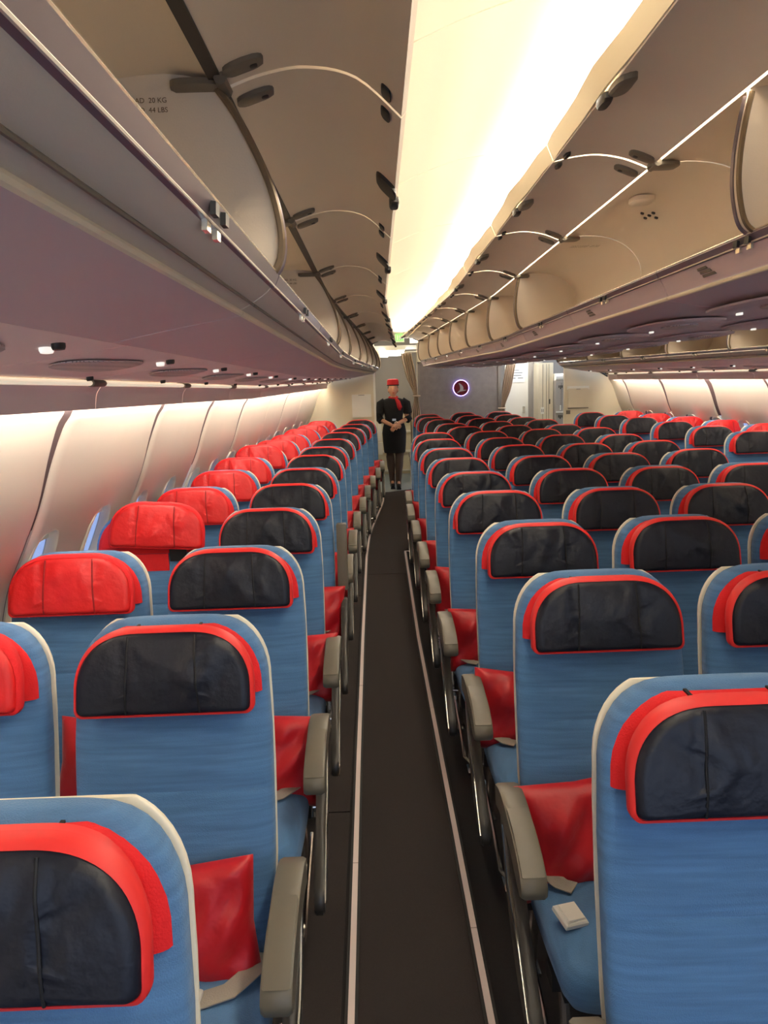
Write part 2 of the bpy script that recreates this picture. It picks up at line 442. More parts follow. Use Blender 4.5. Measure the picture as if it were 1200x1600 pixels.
def bin_module(kind, a, b, label, grp, divider=None, text=False, doors=True, mini=False):
    lat = kind in 'LR'
    fn = {'L': fL, 'R': fR, 'C': fC, 'D': fD}[kind]
    if lat:
        lip, door, liner, div = (-.196,.234), DOORL, LINERL, DIVL
        fair = [(-.203,.214),(-.216,.200),(-.245,.181),(-.268,.169)]; stripP = (-.270,.163); hz = .578
        bottom = smooth_prof([(-.270,.157),(-.40,.136),(-.53,.112)], 3); rail = [(-.192,.238),(-.187,.233),(-.197,.212),(-.207,.210),(-.205,.236)]
        top = [(-.288,.60),(-.52,.62)]
    else:
        lip, hz = (.92,.346), .666
        door = smooth_prof([(.878,.664),(.80,.694),(.716,.708),(.64,.703),(.577,.69)], 5)
        liner = smooth_prof([(.896,.670),(1.0,.682),(1.12,.668),(1.22,.62),(1.28,.54),(1.27,.44),(1.18,.37),(1.05,.345),(.93,.335)], 3)
        div = smooth_prof([(.898,.66),(.886,.60),(.877,.53),(.876,.46),(.886,.40),(.90,.365),(.925,.345)], 4)
        fair = [(.926,.324),(.938,.302),(.944,.288),(.952,.272)]; stripP = (.955,.264)
        bottom = smooth_prof([(.955,.258),(1.06,.238),(1.22,.228),(1.432,.226)], 3); rail = [(.916,.350),(.911,.344),(.920,.327),(.930,.324),(.928,.348)]
    side = 1 if lat else -1
    r = thing('overhead_bin', label, 'bin', tuple(fn(liner[len(liner)//2][0], (a+b)/2, lip[1])), grp)
    a2, b2 = a+.004, b-.004
    part('liner', sheet(MB(), liner, a2, b2, .010*(-1 if lat else 1)*1.0, fn), 'bin', r)
    part('fairing', sheet(MB(), smooth_prof(fair, 3), a2, b2, .006*(1 if not lat else -1), fn), 'bin' if lat else 'binlow', r)
    if lat: part('seam', rod(MB(), fair[2][0]+.003, fair[2][1]-.003, .003, a2, b2, fn, 6), 'hinge', r)  # taupe rod draws the fairing seam and the shadow line in its crease
    else:
        for q in range(3): part('row_mark', MB().loft([[fn(X-.002, y, Z) for X, Z in ((.9305+.004*q,.315-.010*q),(.9335+.004*q,.308-.010*q),(.9385+.004*q,.308-.010*q))] for y in ((a+b)/2+.25-.02*q, (a+b)/2+.31-.01*q)]), 'hinge', r)
    part('underside', sheet(MB(), bottom, a2, b2, .008*(1 if not lat else -1), fn), 'binlow', r)
    rl = part('rail', MB().loft([[fn(X, y, Z) for X, Z in rail] for y in ysteps(a2, b2)]), 'railm', r, True, 20)
    part('rail_cap', rod(MB(), rail[0][0], rail[0][1], .0035, a2, b2, fn, 6), 'railtop', rl)
    part('rail_edge', rod(MB(), rail[2][0], rail[2][1], .0022, a2, b2, fn, 6), 'bin', rl)
    for dy in (-.03, .03):
        part('latch_keeper', latch_clip(MB(), rail[1][0], rail[1][1]-.012, (a+b)/2, fn, dy), 'dark', rl)
        part('latch_tab', latch_clip(MB(), rail[2][0]-.004*side, rail[2][1]-.006, (a+b)/2+.012, fn, dy), 'railtop', rl)
    part('cream_strip', rod(MB(), stripP[0], stripP[1], .0065, a2, b2, fn, 8), 'bincream', r)
    if divider is not None:
        edge = div; body = [p for p in div] + ([p for p in reversed(liner)] if lat else [p for p in reversed(liner)])
        dv = part('divider', MB().loft([[fn(X, y, Z) for X, Z in body] for y in (divider-.018, divider)]), 'bin', r, True, 30)
        for k, off in enumerate((-.026, .006)):
            part('divider_rim', MB().tube([fn(X, divider+off, Z) for X, Z in div], .007, 6, (0,1,0)), 'bronze' if k == 0 else 'railm', dv)
    if doors:
        dr = part('door', sheet(MB(), door, a+.007, b-.007, .014*(1 if lat else -1)*1.0, fn), 'bin', r)
        zf = zon(door)
        hx = door[0][0]; fx = door[-1][0]; s_ = 1 if fx > hx else -1
        for ye in (a+.075, b-.075):
            part('hinge_pad', rounded_pad(MB(), fn, min(hx+s_*.01, hx+s_*.085), max(hx+s_*.01, hx+s_*.085), lambda X: zf(X), ye, .022, .012), 'hinge', dr)
            part('hinge_screw', rounded_pad(MB(), fn, min(hx+s_*.06, hx+s_*.074), max(hx+s_*.06, hx+s_*.074), lambda X: zf(X)-.011, ye, .008, .003), 'dark', dr)
            kx = fx-s_*.03
            part('bumper', rounded_pad(MB(), fn, kx-.009, kx+.009, lambda X: zf(X), ye-.02 if ye < (a+b)/2 else ye+.02, .024, .010), 'dark', dr)
        kx = fx-s_*.022
        lt = part('latch', rounded_pad(MB(), fn, kx-.026, kx+.026, lambda X: zf(min(max(X, min(hx,fx)), max(hx,fx))), (a+b)/2-.03, .055, .018), 'dark' if lat else 'hinge', dr)
        part('latch_lever', rounded_pad(MB(), fn, fx-.014, fx+.014, lambda X: zf(fx)-.004, (a+b)/2+.04, .04, .02), 'armdark', dr)
    # hinge bracket on the bin side at the far end
    hx = door[0][0]; d = -1 if lat else 1
    part('hinge_bracket', rounded_pad(MB(), fn, min(hx, hx+d*.085)-.012, max(hx, hx+d*.085)-.0, (lambda X: hz+.004), b-.03, .03, .016), 'hinge', r)
    kn = part('hinge_knuckle', MB().tube([fn(hx+.004, b-.075, hz-.004), fn(hx+.004, b-.008, hz-.004)], .012, 8), 'hinge', r)
    if lat: part('hinge_seal', sheet(MB(), [(-.292,.577),(-.268,.579)], a2, b2, .004, fn), 'brown', r)
    if text:
        for row, s in enumerate(('MAX LOAD  20 KG', 'MAX LOAD  44 LBS')):
            cu = bpy.data.curves.new('load_placard', 'FONT'); cu.body = s; cu.size = .013 if lat else .018; cu.align_x = 'CENTER'; cu.align_y = 'CENTER'
            tmp = bpy.data.objects.new('t', cu); COL.objects.link(tmp)
            dg = bpy.context.evaluated_depsgraph_get(); me = bpy.data.meshes.new_from_object(tmp.evaluated_get(dg)); bpy.data.objects.remove(tmp)
            mb = MB()
            vs = []
            for v in me.vertices:
                if lat: vs.append(fn(-.432+v.co.x, b-.0325, .553-row*.017+v.co.y))
                else: X = 1.05+v.co.x; vs.append(fn(X, a+.16+row*.03-v.co.y*1.6, .664))
            mb.add(vs, [tuple(p.vertices) for p in me.polygons])
            part('load_placard', mb, 'inkb', r, False)
    return r
LB = [1.6+1.19*n for n in range(-3, 8)]+[11.25]
nL = len(LB)-1
for i in range(nL):
    a, b = LB[i], LB[i+1]
    k = nL-i
    dv = None if abs(b-2.79) < .02 else b-.012
    bin_module('L', a, b, 'open overhead bin above the near window pair, %s from the plain cream bulkhead' % ORD[k], 'open bins over the near window seats', dv, text=(abs(b-1.6) < .02 or abs(b-3.98) < .02))
    bin_module('R', a, b, 'overhead bin above the far window pair, %s from the rear bulkhead' % ORD[k], 'bins over the far window seats', dv)
CB = [2.55+1.18*n for n in range(-4, 8)]+[12.5]
nC = len(CB)-1
for i in range(nC):
    a, b = CB[i], CB[i+1]
    dv = b-.012
    if abs(a-1.37) < .02: dv = 1.94
    if abs(b-3.73) < .02: dv = None
    bin_module('C', a, b, 'open middle overhead bin above the carpet aisle side, %s from the emblem wall' % ORD[nC-i], 'open middle bins on the carpet aisle', dv, text=(abs(a-3.73) < .02))
    bin_module('D', a, b, 'middle overhead bin on the second aisle side, %s from the emblem wall' % ORD[nC-i], 'middle bins on the second aisle', dv)
# smoke detector and call bracket inside the long open middle bin
t = thing('bin_boss', 'shallow oval boss inside the long open middle bin', 'boss', tuple(fC(1.02, 3.05, .66)))
part('dome', rounded_pad(MB(), fC, .97, 1.06, lambda X: .678, 3.0, .05, .022), 'bin', t)
t = thing('bin_fastener', 'small dark cross fastener inside the long open middle bin', 'fastener', tuple(fC(1.13, 3.2, .65)))
for dx, dy in ((0,0),(.03,0),(-.03,0),(0,.045),(0,-.045)):
    part('stud', rounded_pad(MB(), fC, 1.12+dx-.007, 1.12+dx+.007, lambda X: .657-(X-1.12)*.3, 3.2+dy, .008, .006), 'dark', t)

# ---- service panels over the seats (speaker grille, reading lamp), one per row
PSUP = smooth_prof([(-.532,.112),(-.62,.100),(-.72,.087),(-.82,.075),(-.898,.064)], 4)
def service_panel(fn, a, label, grp):
    b = a+.796; r = thing('service_panel', label, 'service panel', tuple(fn(-.72, a+.4, .09)), grp)
    rings = []
    loop = PSUP+[(X, Z+.02) for X, Z in reversed(PSUP)]
    for y in ysteps(a, b, .1):
        u = (y-a)/(b-a); w = .009*math.sin(2*PI*u)
        n = len(PSUP); ring = []
        for i, (X, Z) in enumerate(loop):
            j = i if i < n else 2*n-1-i
            ring.append(fn(X, y, Z-w*math.sin(PI*j/(n-1))*math.cos(.83*PI*j/(n-1))))
        rings.append(ring)
    part('panel', MB().loft(rings), 'psu', r)
    zf = zon(PSUP)
    N = 24
    def pad(X, y, ax, ay, dz, th, m, nm):
        rr = []
        for sc, d in ((1, 0), (1, -th*.6), (.85, -th)):
            rr.append([])
            for h, v in sup(ax*sc, ay*sc, 2, N):
                u = (y+v-a)/(b-a); w = .009*math.sin(2*PI*u); XX = X+h
                tt = min(1, max(0, (-.532-XX)/.366)); ww = w*math.sin(PI*tt)*math.cos(.83*PI*tt)
                rr[-1].append(fn(XX, y+v, zf(XX)-ww+dz+d))
        part(nm, MB().loft(rr), m, r)
    pad(-.70, a+.30, .085, .24, -.003, .006, 'grille', 'speaker_grille')
    pad(-.60, a+.60, .012, .018, .0, .012, 'dark', 'air_nozzle')
    pad(-.64, a+.64, .011, .024, .0, .010, 'spot', 'reading_lamp')
    pad(-.86, a+.66, .010, .014, .0, .012, 'dark', 'call_knob')
for i in range(-2, 14):
    a = .10+.8*i
    if a+.8 > 11.3: break
    k = 14-i
    service_panel(fL, a, 'pinkish service panel with speaker grille over the near window pair, %s from the rear' % ORD[k], 'service panels over the near window seats')
    service_panel(fR, a, 'pinkish service panel with speaker grille over the far window pair, %s from the rear' % ORD[k], 'service panels over the far window seats')
def centre_panel(i, a):
    r = thing('service_panel', 'shade-tinted mauve service panel under the middle bins, %s from the emblem wall' % ORD[15-i], 'service panel', (MID, a+.4, CZ+.2), 'service panels under the middle bins')
    for sgn, fn in ((1, fC), (-1, fD)):
        rr = []
        for sc, d in ((1, 0), (.98, -.006), (.80, -.012), (.5, -.010)):
            rr.append([fn(1.215+h*sc, a+.4+v*sc, .222+d+.0*h) for h, v in sup(.15, .33, 2.4, 28)])
        part('lamp_pod', MB().loft(rr), 'binlow', r)
        part('speaker_grille', MB().loft([[fn(1.20+h, a+.30+v, .211+d) for h, v in sup(.06, .12, 2, 20)] for d in (0, -.006)]), 'grille', r)
        part('reading_lamp', MB().loft([[fn(1.20+h, a+.60+v, .213+d) for h, v in sup(.009, .018, 2, 14)] for d in (0, -.008)]), 'spot', r)
for i in range(0, 15): centre_panel(i, .35+.8*i)
# ---- lamp bars and cornice above the windows
CORN = smooth_prof([(-.900,.056),(-.916,.036),(-.926,.016),(-.930,-.010),(-.932,-.032)], 3)
for side, fn in ((1, fL), (-1, fR)):
    nm = 'near' if side == 1 else 'far'
    def wfn(X, y, Z, fn=fn, side=side):
        # blend from bin taper to wall taper between the service panel and the wall top
        w = min(1, max(0, (-.88-X)/.09)); p = fL(X, y, Z); q = (X+tap_wall(y), y, CZ+Z+zs(y)+.0)
        x = p[0]*(1-w)+q[0]*w
        return ((x if side == 1 else 2*MID-x), y, p[2])
    for j in range(len(JY)-1):
        a, b = JY[j]+.0, min(JY[j+1], 11.3)
        if a > 11: break
        k = len(JY)-1-j
        r = thing('lamp_bar', 'cream lamp bar above the %s window row, %s from the rear' % (nm, ORD[k]), 'lamp', tuple(wfn(-.945, (a+b)/2, .04)), 'cream lamp bars above the %s windows' % nm)
        part('tube', MB().loft([[wfn(-.908+.010*c, y, .052+.009*s_) for c, s_ in [(math.cos(2*PI*q/10), math.sin(2*PI*q/10)) for q in range(10)]] for y in ysteps(a+.003, b-.121)]), 'bar', r)
        part('coupler', MB().loft([[wfn(-.908+.014*c, y, .052+.012*s_) for c, s_ in [(math.cos(2*PI*q/10), math.sin(2*PI*q/10)) for q in range(10)]] for y in ysteps(b-.118, b-.003)]), 'hinge', r)
        part('channel', sheet(MB(), [(-.895,.068),(-.910,.072),(-.925,.064)], a, b, -.01, wfn), 'psu', r)
        part('cornice', sheet(MB(), CORN, a+.003, b-.003, -.008, wfn), 'psu', r)
        part('wash_tube', MB().loft([[wfn(-.944+.006*c, y, -.010+.010*s_) for c, s_ in [(math.cos(2*PI*q/8), math.sin(2*PI*q/8)) for q in range(8)]] for y in ysteps(a+.03, b-.03)]), 'side', r)
        part('wash_shroud', sheet(MB(), [(-.920,.054),(-.950,.052),(-.980,.044)], a, b, -.01, wfn), 'white', r)

# ================================================================== SEATS
def yf(z): return interp([(.36,-.235),(.50,-.225),(.60,-.205),(.70,-.18),(.85,-.15),(1.0,-.115),(1.1,-.09),(1.18,-.07)], z)
def wback(z):
    if z < 1.01: return interp([(.36,.222),(.5,.232),(.62,.238),(.9,.238),(1.01,.232)], z)
    t = min(1, (z-1.01)/.158); return .095+.137*math.sqrt(max(0, 1-t**2.2))
def back_mesh():
    zz = [.33,.36,.42,.48,.54,.60,.66,.72,.765,.775,.78,.785,.795,.84,.90,.96,1.0,1.01]+[1.01+.158*math.sin(PI/2*i/10) for i in range(1, 11)]
    rings = []
    for z in zz:
        w = wback(z); t = .046
        if z > 1.11: t = .046*math.sqrt(max(.02, 1-((z-1.11)/.060)**2))
        yc = yf(z)+.046; ring = []
        g = .006*math.exp(-((z-.78)/.006)**2)+.0035*math.exp(-((z-.56)/.006)**2)
        for x, y in sup(w, t, 3.6, 44):
            dome = 0.0
            yy = yc+y
            if y < 0: yy += g*(1-(x/w)**4)
            ring.append((x, yy, z))
        rings.append(ring)
    return MB().loft(rings).mesh('backrest', 'blue', True, 60)
def shell_mesh():
    zz = [.30,.34,.45,.6,.8,.95,1.005]+[1.005+.150*math.sin(PI/2*i/10) for i in range(1, 11)]
    rings = []
    for z in zz:
        w = wback(max(.36, z))+.001; t = .008
        if z > 1.13: t = .008*math.sqrt(max(.05, 1-((z-1.13)/.030)**2))
        yc = yf(min(z, 1.18))+.084
        rings.append([(x, yc+y, z) for x, y in sup(w, t, 5, 40)])
    return MB().loft(rings).mesh('back_shell', 'shell', True, 50)
def cover_mesh(m):
    zz = [1.0,1.005,1.01]+[1.01+.146*math.sin(PI/2*i/9) for i in range(1, 10)]
    rings = []
    for z in zz:
        zb = 1.01+(z-1.01)*.158/.148 if z > 1.01 else z
        w = wback(zb)-.012; y0 = yf(z)-.007-(.004 if z > 1.1 else 0)
        t = .040; 
        if z > 1.14: t = .040*math.sqrt(max(.1, 1-((z-1.14)/.030)**2))
        rings.append([(x, y0+.040+y, z) for x, y in sup(w, t, 4.2, 40)])
    return MB().loft(rings).mesh('headrest_cover', m, True, 60)
PZ = .981
def pad_outline(inset=0, n=18):
    a = .209-inset; out = []
    b0 = PZ+inset; top = PZ+.194-inset
    rb = max(.010, .020-inset*.5)
    pts = []
    for i in range(7): pts.append(((a-rb)*i/6, b0))
    for i in range(1, 6):
        t = -PI/2+PI/2*i/5; pts.append((a-rb+rb*math.cos(t), b0+rb+rb*math.sin(t)))
    cx = .055; cz = PZ+.055; ra = a-cx; rz_ = top-cz
    for i in range(1, n+1):
        t = PI/2*i/n; pts.append((cx+ra*math.cos(t)**(2/2.35), cz+rz_*math.sin(t)**(2/2.35)))
    pts += [(.03, top), (.0, top)]
    full = pts+[(-x, z) for x, z in reversed(pts[1:-1])]
    return full
def pad_meshes(mface, medge, seed):
    rnd = random.Random(seed)
    wr = [(rnd.uniform(-.12,.12), PZ+rnd.uniform(.05,.17), rnd.uniform(-.9,.9), rnd.uniform(.012,.022), rnd.uniform(.03,.07), rnd.uniform(.003,.007)*rnd.choice((-1,1,1))) for _ in range(11)]
    def dep(x, z):
        u = abs(x)/.2; v = (z-PZ-.095)/.1
        d = .069+.012*(1-min(1,u)**2.5)*(1-min(1,abs(v))**2.5)+.008*(u**3)
        for sx in (-.092, .092): d -= .0065*math.exp(-((x-sx-.12*(z-PZ-.1)*(1 if sx < 0 else -1)*-.3)/.0045)**2)
        for cx, cz, an, w, L, am in wr:
            dx, dz = x-cx, z-cz; p = dx*math.cos(an)+dz*math.sin(an); q = -dx*math.sin(an)+dz*math.cos(an)
            d += am*math.exp(-(p/w)**2-(q/L)**2)
        # gathers under the top seam
        if z > PZ+.12: d += .0016*math.sin(x*150+seed)*min(1, (z-PZ-.12)/.06)
        return d
    o0 = pad_outline(0); o2 = pad_outline(.002); o3 = pad_outline(.008)
    e = MB().loft([[(x*.90, yf(z)+.004, PZ+.1+(z-PZ-.1)*.9-.006) for x, z in o0], [(x*.92, yf(z)-.030, PZ+.1+(z-PZ-.1)*.92-.004) for x, z in o0], [(x*.99, yf(z)-.036, z) for x, z in o0], [(x, yf(z)-.042, z) for x, z in o0], [(x, yf(z)-.052, z) for x, z in o0], [(x, yf(z)-.062, z) for x, z in o2], [(x, yf(z)-.066, z) for x, z in o3], [(x*.97, yf(z)-.059, z) for x, z in o3]], cap0=True, cap1=False)
    rings = [[(x, yf(z)-.062, z) for x, z in o3], [(x, yf(z)-.068, z) for x, z in pad_outline(.0105)]]
    base = pad_outline(.0145)
    cx, cz = 0, PZ+.092
    for k in range(0, 13):
        s_ = 1-k/13.0
        rings.append([(x*s_, yf(cz+(z-cz)*s_)-dep(x*s_, cz+(z-cz)*s_), cz+(z-cz)*s_) for x, z in base])
    f = MB().loft(rings, cap0=False)
    seams = []
    for sx in (-.085, .085):
        pts = []
        for i in range(13):
            z = PZ+.012+.170*i/12; x = sx*(1+.10*(z-PZ)/.2*(-1)); pts.append((x, yf(z)-dep(x, z)-.0002, z))
        seams.append(MB().tube(pts, .0026, 6, (1,0,0)).mesh('seam', 'seamr' if mface == 'red' else 'seamn'))
    return f.mesh('headrest', mface, True, 70), e.mesh('edging', medge, True, 50), seams
def cushion_mesh():
    rings = []
    for y, w, zc, h in ((-.685,.18,.375,.030),(-.68,.205,.375,.045),(-.665,.225,.375,.058),(-.63,.236,.377,.064),(-.5,.24,.370,.062),(-.35,.24,.358,.060),(-.22,.236,.350,.058),(-.17,.23,.350,.05)):
        rings.append([(x, y, zc+z) for x, z in sup(w, h, 3.6, 40)])
    return MB().loft(rings).mesh('seat_cushion', 'blue', True, 60)
def arm_meshes():
    top = smooth_prof([(-.185,.618),(-.24,.636),(-.32,.640),(-.42,.630),(-.51,.606),(-.555,.584)], 3)
    poly = top+[(-.572,.560),(-.568,.538),(-.55,.528),(-.52,.534),(-.42,.560),(-.32,.576),(-.24,.572),(-.19,.560)]
    a = MB().prism(poly, -.026, .026, 'x', .007).mesh('armrest', 'arm', True, 45)
    pad = smooth_prof([(-.355,.641),(-.42,.634),(-.51,.610),(-.557,.586)], 3)
    padp = pad+[(-.550,.580),(-.51,.602),(-.42,.626),(-.355,.633)]
    b = MB().prism(padp, -.023, .023, 'x', .003).mesh('armrest_pad', 'arm', True, 45)
    side = smooth_prof([(-.26,.575),(-.35,.50),(-.45,.41),(-.55,.325),(-.635,.255)], 3)+smooth_prof([(-.645,.225),(-.625,.195),(-.50,.225),(-.38,.30),(-.28,.42),(-.20,.57)], 3)
    s_ = MB().prism(side, -.016, .016, 'x', .006).mesh('side_panel', 'armdark', True, 40)
    tr = MB().tube([(.017, y, z) for y, z in smooth_prof([(-.27,.545),(-.36,.426),(-.46,.375),(-.56,.29),(-.628,.232)], 3)], .004, 6).mesh('bright_edge', 'chrome')
    up = smooth_prof([(-.025,.0),(-.032,.12),(-.034,.28),(-.030,.355)], 3)+smooth_prof([(.022,.362),(.030,.30),(.026,.12),(.022,0)], 3)
    u = MB().prism(up, -.028, .028, 'x', .006).mesh('raised_armrest', 'arm', True, 45)
    return a, b, s_, tr, u
def leg_meshes():
    f = MB(); f.tube([(0,-.50,.33),(0,-.54,.16),(0,-.57,.006)], .014, 8); f.box(-.02,.02,-.61,-.53,0,.014)
    r = MB(); r.tube([(0,-.22,.33),(0,-.17,.16),(0,-.14,.006)], .014, 8); r.box(-.02,.02,-.18,-.10,0,.014)
    b = MB()
    b.box(-.24,.24,-.56,-.50,.29,.335); b.box(-.24,.24,-.26,-.20,.28,.33); b.box(-.22,.22,-.6,-.2,.295,.318)
    bar = MB().tube([(-.235,-.22,.20),(-.235,-.45,.14),(-.235,-.60,.085),(-.215,-.635,.075),(-.15,-.645,.072),(.15,-.645,.072),(.215,-.635,.075),(.235,-.60,.085),(.235,-.45,.14),(.235,-.22,.20)], .0075, 8)
    return f.mesh('leg','chrome'), r.mesh('leg','chrome'), b.mesh('base_frame','under',False), bar.mesh('luggage_bar','chrome')
def belt_meshes():
    def ribbon(pts, hw, t=.003):
        rings = []
        for i, p in enumerate(pts):
            p = Vector(p); q = Vector(pts[min(i+1,len(pts)-1)])-Vector(pts[max(i-1,0)]); w = q.cross(Vector((0,0,1)))
            w = w.normalized()*hw if w.length > 1e-6 else Vector((0,hw,0))
            rings.append([p-w, p+w, p+w+Vector((0,0,t)), p-w+Vector((0,0,t))])
        return MB().loft(rings)
    a = ribbon([(.216,-.20,.37),(.216,-.24,.408),(.200,-.30,.424),(.15,-.37,.426),(.08,-.40,.427)], .024)
    b = ribbon([(-.216,-.20,.37),(-.216,-.24,.408),(-.20,-.30,.424),(-.17,-.36,.426),(-.14,-.38,.427)], .024)
    k = MB().prism([(-.035,-.028),(.028,-.035),(.035,.028),(-.028,.035)], 0, .02, 'z', .005)
    k2 = MB().prism([(-.028,-.022),(.022,-.028),(.028,.022),(-.022,.028)], .019, .025, 'z', .003)
    return a.mesh('belt_strap','belt'), b.mesh('belt_strap','belt'), k.mesh('buckle','buckle',True,30), k2.mesh('buckle_lid','buckle',True,30)
BACK, SHELL, COVER, COVER_L = back_mesh(), shell_mesh(), cover_mesh('redcloth'), cover_mesh('redcloth')
PADN = [pad_meshes('navy', 'edging', s_) for s_ in (1, 2, 3, 4)]
PADR = [pad_meshes('red', 'redcloth', s_) for s_ in (5, 6, 7)]
CUSH = cushion_mesh(); ARM, ARMP, SIDEP, TRIM, UPARM = arm_meshes(); LEGF, LEGR, BASE, BAR = leg_meshes(); STR1, STR2, BUCK, BUCK2 = belt_meshes()
TABM = MB().box(-.003, .003, yf(1.15)-.022, yf(1.15)+.02, 1.142, 1.160).mesh('tab', 'gasket', False)
seat_no = 0
def seat(label, x, y, kind, arms, group, raised=False, dz=None, tilt=None, buckle=None, flap=False):
    # arms: list of (-1|1, 'aisle'|'inner'|'wall')
    global seat_no; seat_no += 1
    rnd = random.Random(seat_no*31)
    r = thing('cabin_seat', label, 'seat', (x, y-.012, 0), group); r.scale = (1, 1, 1.018)
    obj('backrest', BACK, r); obj('back_shell', SHELL, r); cv = obj('headrest_cover', COVER, r)
    for q in (-.075, .075): obj('tab', TABM, cv, (q, 0, 0))
    f, e, sm = rnd.choice(PADN if kind == 'navy' else PADR)
    h = obj('headrest', f, r); obj('edging', e, h)
    for q in sm: obj('seam', q, h)
    h['label'] = 'navy leather headrest with red edging' if kind == 'navy' else 'red leather headrest'
    d = dz if dz is not None else rnd.uniform(-.004, .012)
    h.location = (rnd.uniform(-.004,.004), d*.25-.002, d)
    if tilt is not None: h.rotation_euler[1] = tilt
    if rnd.random() < .3 and kind == 'navy': h.scale = (-1, 1, 1)
    obj('seat_cushion', CUSH, r)
    for s_, k in arms:
        ax = s_*.268
        if k == 'aisle': ax = s_*.283
        if k == 'aisle' and raised:
            u = obj('raised_armrest', UPARM, r, (ax, -.155, .60)); u.rotation_euler[0] = math.radians(-9)
            obj('bright_edge', TRIM, r, (ax+s_*.0, 0, 0)).scale = (s_, 1, 1)
        else:
            a = obj('armrest', ARM, r, (ax, 0, 0)); obj('armrest_pad', ARMP, a); a.scale = (1.2 if k == 'aisle' else .85, 1, 1)
        if k == 'aisle':
            sp = obj('side_panel', SIDEP, r, (ax+s_*.006, 0, 0))
            if not raised: obj('bright_edge', TRIM, sp).scale = (s_, 1, 1)
            obj('leg', LEGF, r, (s_*.20, 0, 0)); obj('leg', LEGR, r, (s_*.20, 0, 0))
        elif k == 'wall':
            obj('side_panel', SIDEP, r, (ax, 0, 0)); obj('leg', LEGF, r, (s_*.20, 0, 0)); obj('leg', LEGR, r, (s_*.20, 0, 0))
        else:
            if abs(s_) == 1 and k == 'innerleg': obj('leg', LEGF, r, (s_*.20, 0, 0)); obj('leg', LEGR, r, (s_*.20, 0, 0))
    obj('base_frame', BASE, r); obj('luggage_bar', BAR, r)
    obj('belt_strap', STR1, r); obj('belt_strap', STR2, r)
    if buckle: b = obj('buckle', BUCK, r, buckle)
    else: b = obj('buckle', BUCK, r, (.06, -.405, .424))
    if buckle: b.rotation_euler = (.25, .1, .5)
    obj('buckle_lid', BUCK2, b)
    if flap:
        part('cover_flap', MB().box(x-.09, x+.10, y-.012+yf(.97)-.012, y-.012+yf(.97)-.004, .925, 1.0), 'redcloth', r)
        part('velcro_patch', MB().box(x+.105, x+.18, y-.012+yf(.97)-.010, y-.012+yf(.97)-.003, .965, 1.02), 'gasket', r)
    return r
P = .8
LAx = {1:-.505,2:-.503,3:-.487,4:-.476,5:-.464,6:-.453,7:-.440,8:-.422,9:-.382,10:-.338,11:-.281,12:-.213,13:-.150}
for k in range(1, 14):
    y = (k+.339)*P-(.05 if k == 1 else 0); n = 14-k
    o = ORD[n]
    seat('navy-headrest aisle seat of the near window pair, %s row from the plain bulkhead' % o, LAx[k], y, 'navy', [(1,'aisle'),(-1,'inner')], 'aisle seats of the near window pairs', raised=(k == 5))
    if k > 1:
        seat('red-headrest window seat of the near window pair, %s row from the plain bulkhead' % o, LAx[k]-.537+(.02 if k in (5,6) else 0), y, 'red', [(-1,'wall')], 'window seats of the near window pairs', dz=(.05 if k == 4 else .03 if k == 8 else None), tilt=(.06 if k == 4 else None), flap=(k == 4))
for k in range(1, 15):
    y = (k+.7173)*P; n = 15-k; o = ORD[n]
    if k <= 9:
        for c in range(4):
            x = .626+.5386*c-(.025 if 4 <= k <= 8 and c == 0 else 0)
            if x/(y+.1) > .66+.24/(y+.1) and k < 6: continue
            who = ['on the carpet aisle', 'second from the carpet aisle', 'third from the carpet aisle', 'on the second aisle'][c]
            seat('navy-headrest middle-block seat %s, %s row from the emblem wall' % (who, o), x, y, 'navy',
                 ([(-1,'aisle'),(1,'inner')] if c == 0 else [(1,'aisle')] if c == 3 else [(1,'inner')]), 'seats of the four-seat middle rows', buckle=((-.185,-.50,.434) if (k == 2 and c == 0) else None))
    else:
        x0 = {10:1.045,11:.985,12:.92,13:.872,14:.872}[k]
        for c in range(3):
            who = ['on the carpet aisle', 'between two neighbours', 'on the second aisle'][c]
            seat('navy-headrest seat %s in a three-seat middle row, %s from the emblem wall' % (who, o), x0+.5386*c, y, 'navy',
                 ([(-1,'aisle'),(1,'inner')] if c == 0 else [(1,'aisle')] if c == 2 else [(1,'inner')]), 'seats of the three-seat middle rows')
RAx = {0:3.37,1:3.37,2:3.345,3:3.288,4:3.205,5:3.135,6:3.068}
for k in range(0, 7):
    y = (k+7.5267)*P; o = ORD[7-k]
    seat('navy-headrest aisle seat beyond the second aisle, %s row from the rear bulkhead' % o, RAx[k], y, 'navy', [(-1,'aisle'),(1,'inner')], 'aisle seats of the far window pairs')
    if k > 0: seat('red-headrest window seat beyond the second aisle, %s row from the rear bulkhead' % o, RAx[k]+.5386, y, 'red', [(1,'wall')], 'window seats of the far window pairs')

